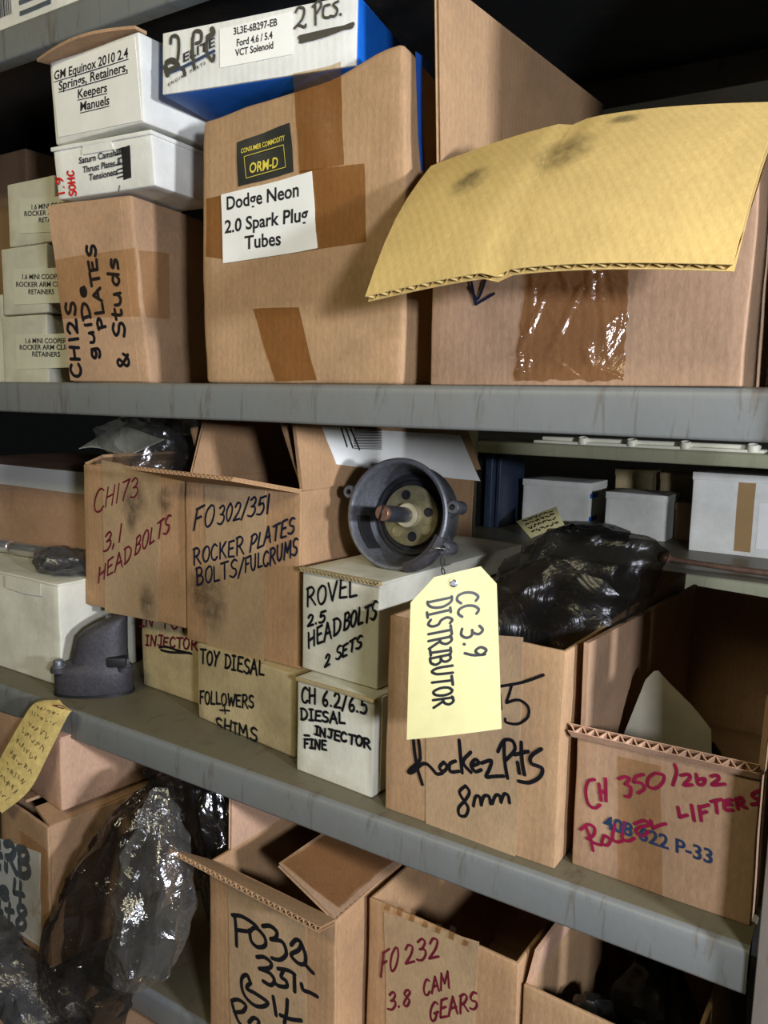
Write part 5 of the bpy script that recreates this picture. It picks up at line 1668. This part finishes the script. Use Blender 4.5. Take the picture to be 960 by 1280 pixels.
z0 = -.303
b = backbox('pale box with blue strips on its side, on the rack behind', -.838, 1.40, z0, .185, .14, .123, 'white', 71)
for zz in (.025, .085):
    b.quad('blue_stripe', 'R', [(.0, zz + .012), (.06, zz + .012), (.06, zz), (.0, zz)], off=.0016)
backbox('pale box just right of the blue-striped one, on the rack behind', -.600, 1.36, z0, .150, .12, .110, 'white', 72)
b = backbox('large pale box at the right edge, on the rack behind', -.380, 1.28, z0, .36, .2, .178, 'white', 73)
b.quad('tape', 'F', [(.095, .175), (.13, .175), (.13, .01), (.095, .01)])
b.quad('label', 'F', [(.14, .12), (.2, .12), (.2, .02), (.14, .02)])
backbox('small cream box, left of the two peeping out behind the pale boxes', -.62, 1.50, z0, .095, .08, .158, 'tan', 74)
backbox('small cream box, right of the two peeping out behind the pale boxes', -.505, 1.50, z0, .095, .08, .155, 'tan', 75)
backbox('dark box in the shade between the pale boxes, on the rack behind', -.444, 1.42, z0, .058, .07, .09, 'kraft_dull', 76, group=None)

# cream plastic strip with three bosses
t = thing('plastic_strip', 'cream plastic strip with round bosses on the rear shelf', 'strip', (-.43, 1.03, -.063))
m = MB()
m.rbox((-.225, -.025, 0), (.225, .025, .0065), .0025, .05)
m.build('base', 'torch', t)
m = MB()
m.rbox((-.212, -.012, .006), (.215, .018, .0145), .004, .05)
m.build('raised_rail', 'torch', t)
for x in (-.118, -.018, .085, .205):
    m = MB()
    m.lathe((x, -.017, .0045), (0, -.25, 1), [(0, 0), (0, .0115), (.010, .0105), (.012, .0085), (.010, .006), (.010, 0)], 24)
    m.build('boss', 'torch', t)

# rod with a ball end
t = thing('ball_ended_rod', 'rusty rod with a ball end lying on the rear shelf', 'rod', (-.385, 1.075, -.303))
m = MB()
m.lathe((0, 0, .0135), (1, 0, 0), [(-.0135, 0)] + [(-.0135 * math.cos(a), .0135 * math.sin(a)) for a in [math.pi * k / 12 for k in range(1, 11)]] + [(.0125, .0055), (.0135, 0)], 24)
m.build('ball', 'rust', t)
m = MB()
m.tube([(.010, 0, .0135), (.03, -.001, .0115), (.16, -.006, .0085), (.34, -.012, .0085)], [.0062, .0055, .0065, .0075], 14)
m.build('shank', 'rust', t)

# curled tag on the rear shelf
t = thing('paper_tag', 'small curled manila tag with dark writing on the rear shelf', 'tag', (-.72, 1.22, -.303))
A, Bq, Cq, Dq = Vector((-.785, 1.24, -.272)), Vector((-.690, 1.26, -.228)), Vector((-.660, 1.24, -.268)), Vector((-.728, 1.20, -.303))


def btag(u, v, o=0.0):
    p = lerp(lerp(Dq, Cq, u), lerp(A, Bq, u), v)
    return p + Vector((.1, -.9, .4)) * (o + .010 * math.sin(math.pi * v))


m = rel(t)
m.sheet(btag, 8, 8, .0007)
card = m.build('card', 'manila', t)
m = rel(t)
rb = random.Random(5)
for v in (.2, .42, .64, .84):
    u = .14
    while u < .8:
        l = [(u + k * .03, v + rb.uniform(-.05, .05)) for k in range(4)]
        ribbon(m, [(a * .1, b * .05) for a, b in l], .0028, lambda a, b: btag(a / .1, b / .05, .0014))
        u = l[-1][0] + .04
m.build('handwriting', 'ink', card, smooth=False, recalc=False)
bag('oily_part', 'black lump lying behind the curled tag on the rear shelf',
    [(-.60, 1.30, z0, .07, .05), (-.60, 1.30, z0 + .016, .075, .05), (-.61, 1.30, z0 + .032, .05, .035), (-.615, 1.3, z0 + .038, .02, .015)], 'dark_junk', 81, amp=.006, n=40, m_=20, cat='engine part')
for i, (x, y, w_, h_, mt, lb) in enumerate(((-.940, 1.25, .030, .205, 'dark_junk', 'dark upright slab, leftmost behind the distributor, on the rear shelf'),
                                            (-.895, 1.28, .020, .20, 'blue_junk', 'thin dark blue panel standing on the rear shelf, left of the pale boxes'),
                                            (-.872, 1.30, .012, .205, 'blue_junk', 'thinnest dark panel beside the blue-striped pale box, on the rear shelf'))):
    t = thing('upright_panel', lb, 'panel', (x, y, z0), 0, 'upright panels on the rear shelf')
    m = MB()
    m.rbox((0, 0, 0), (w_, .16, h_), .003, .05)
    m.build('sheet', mt, t)
    m = MB()
    m.rbox((-.0015, -.0015, h_ - .012), (w_ + .0015, .16, h_ + .0015), .002, .05)
    m.build('edge_trim', 'black', t)
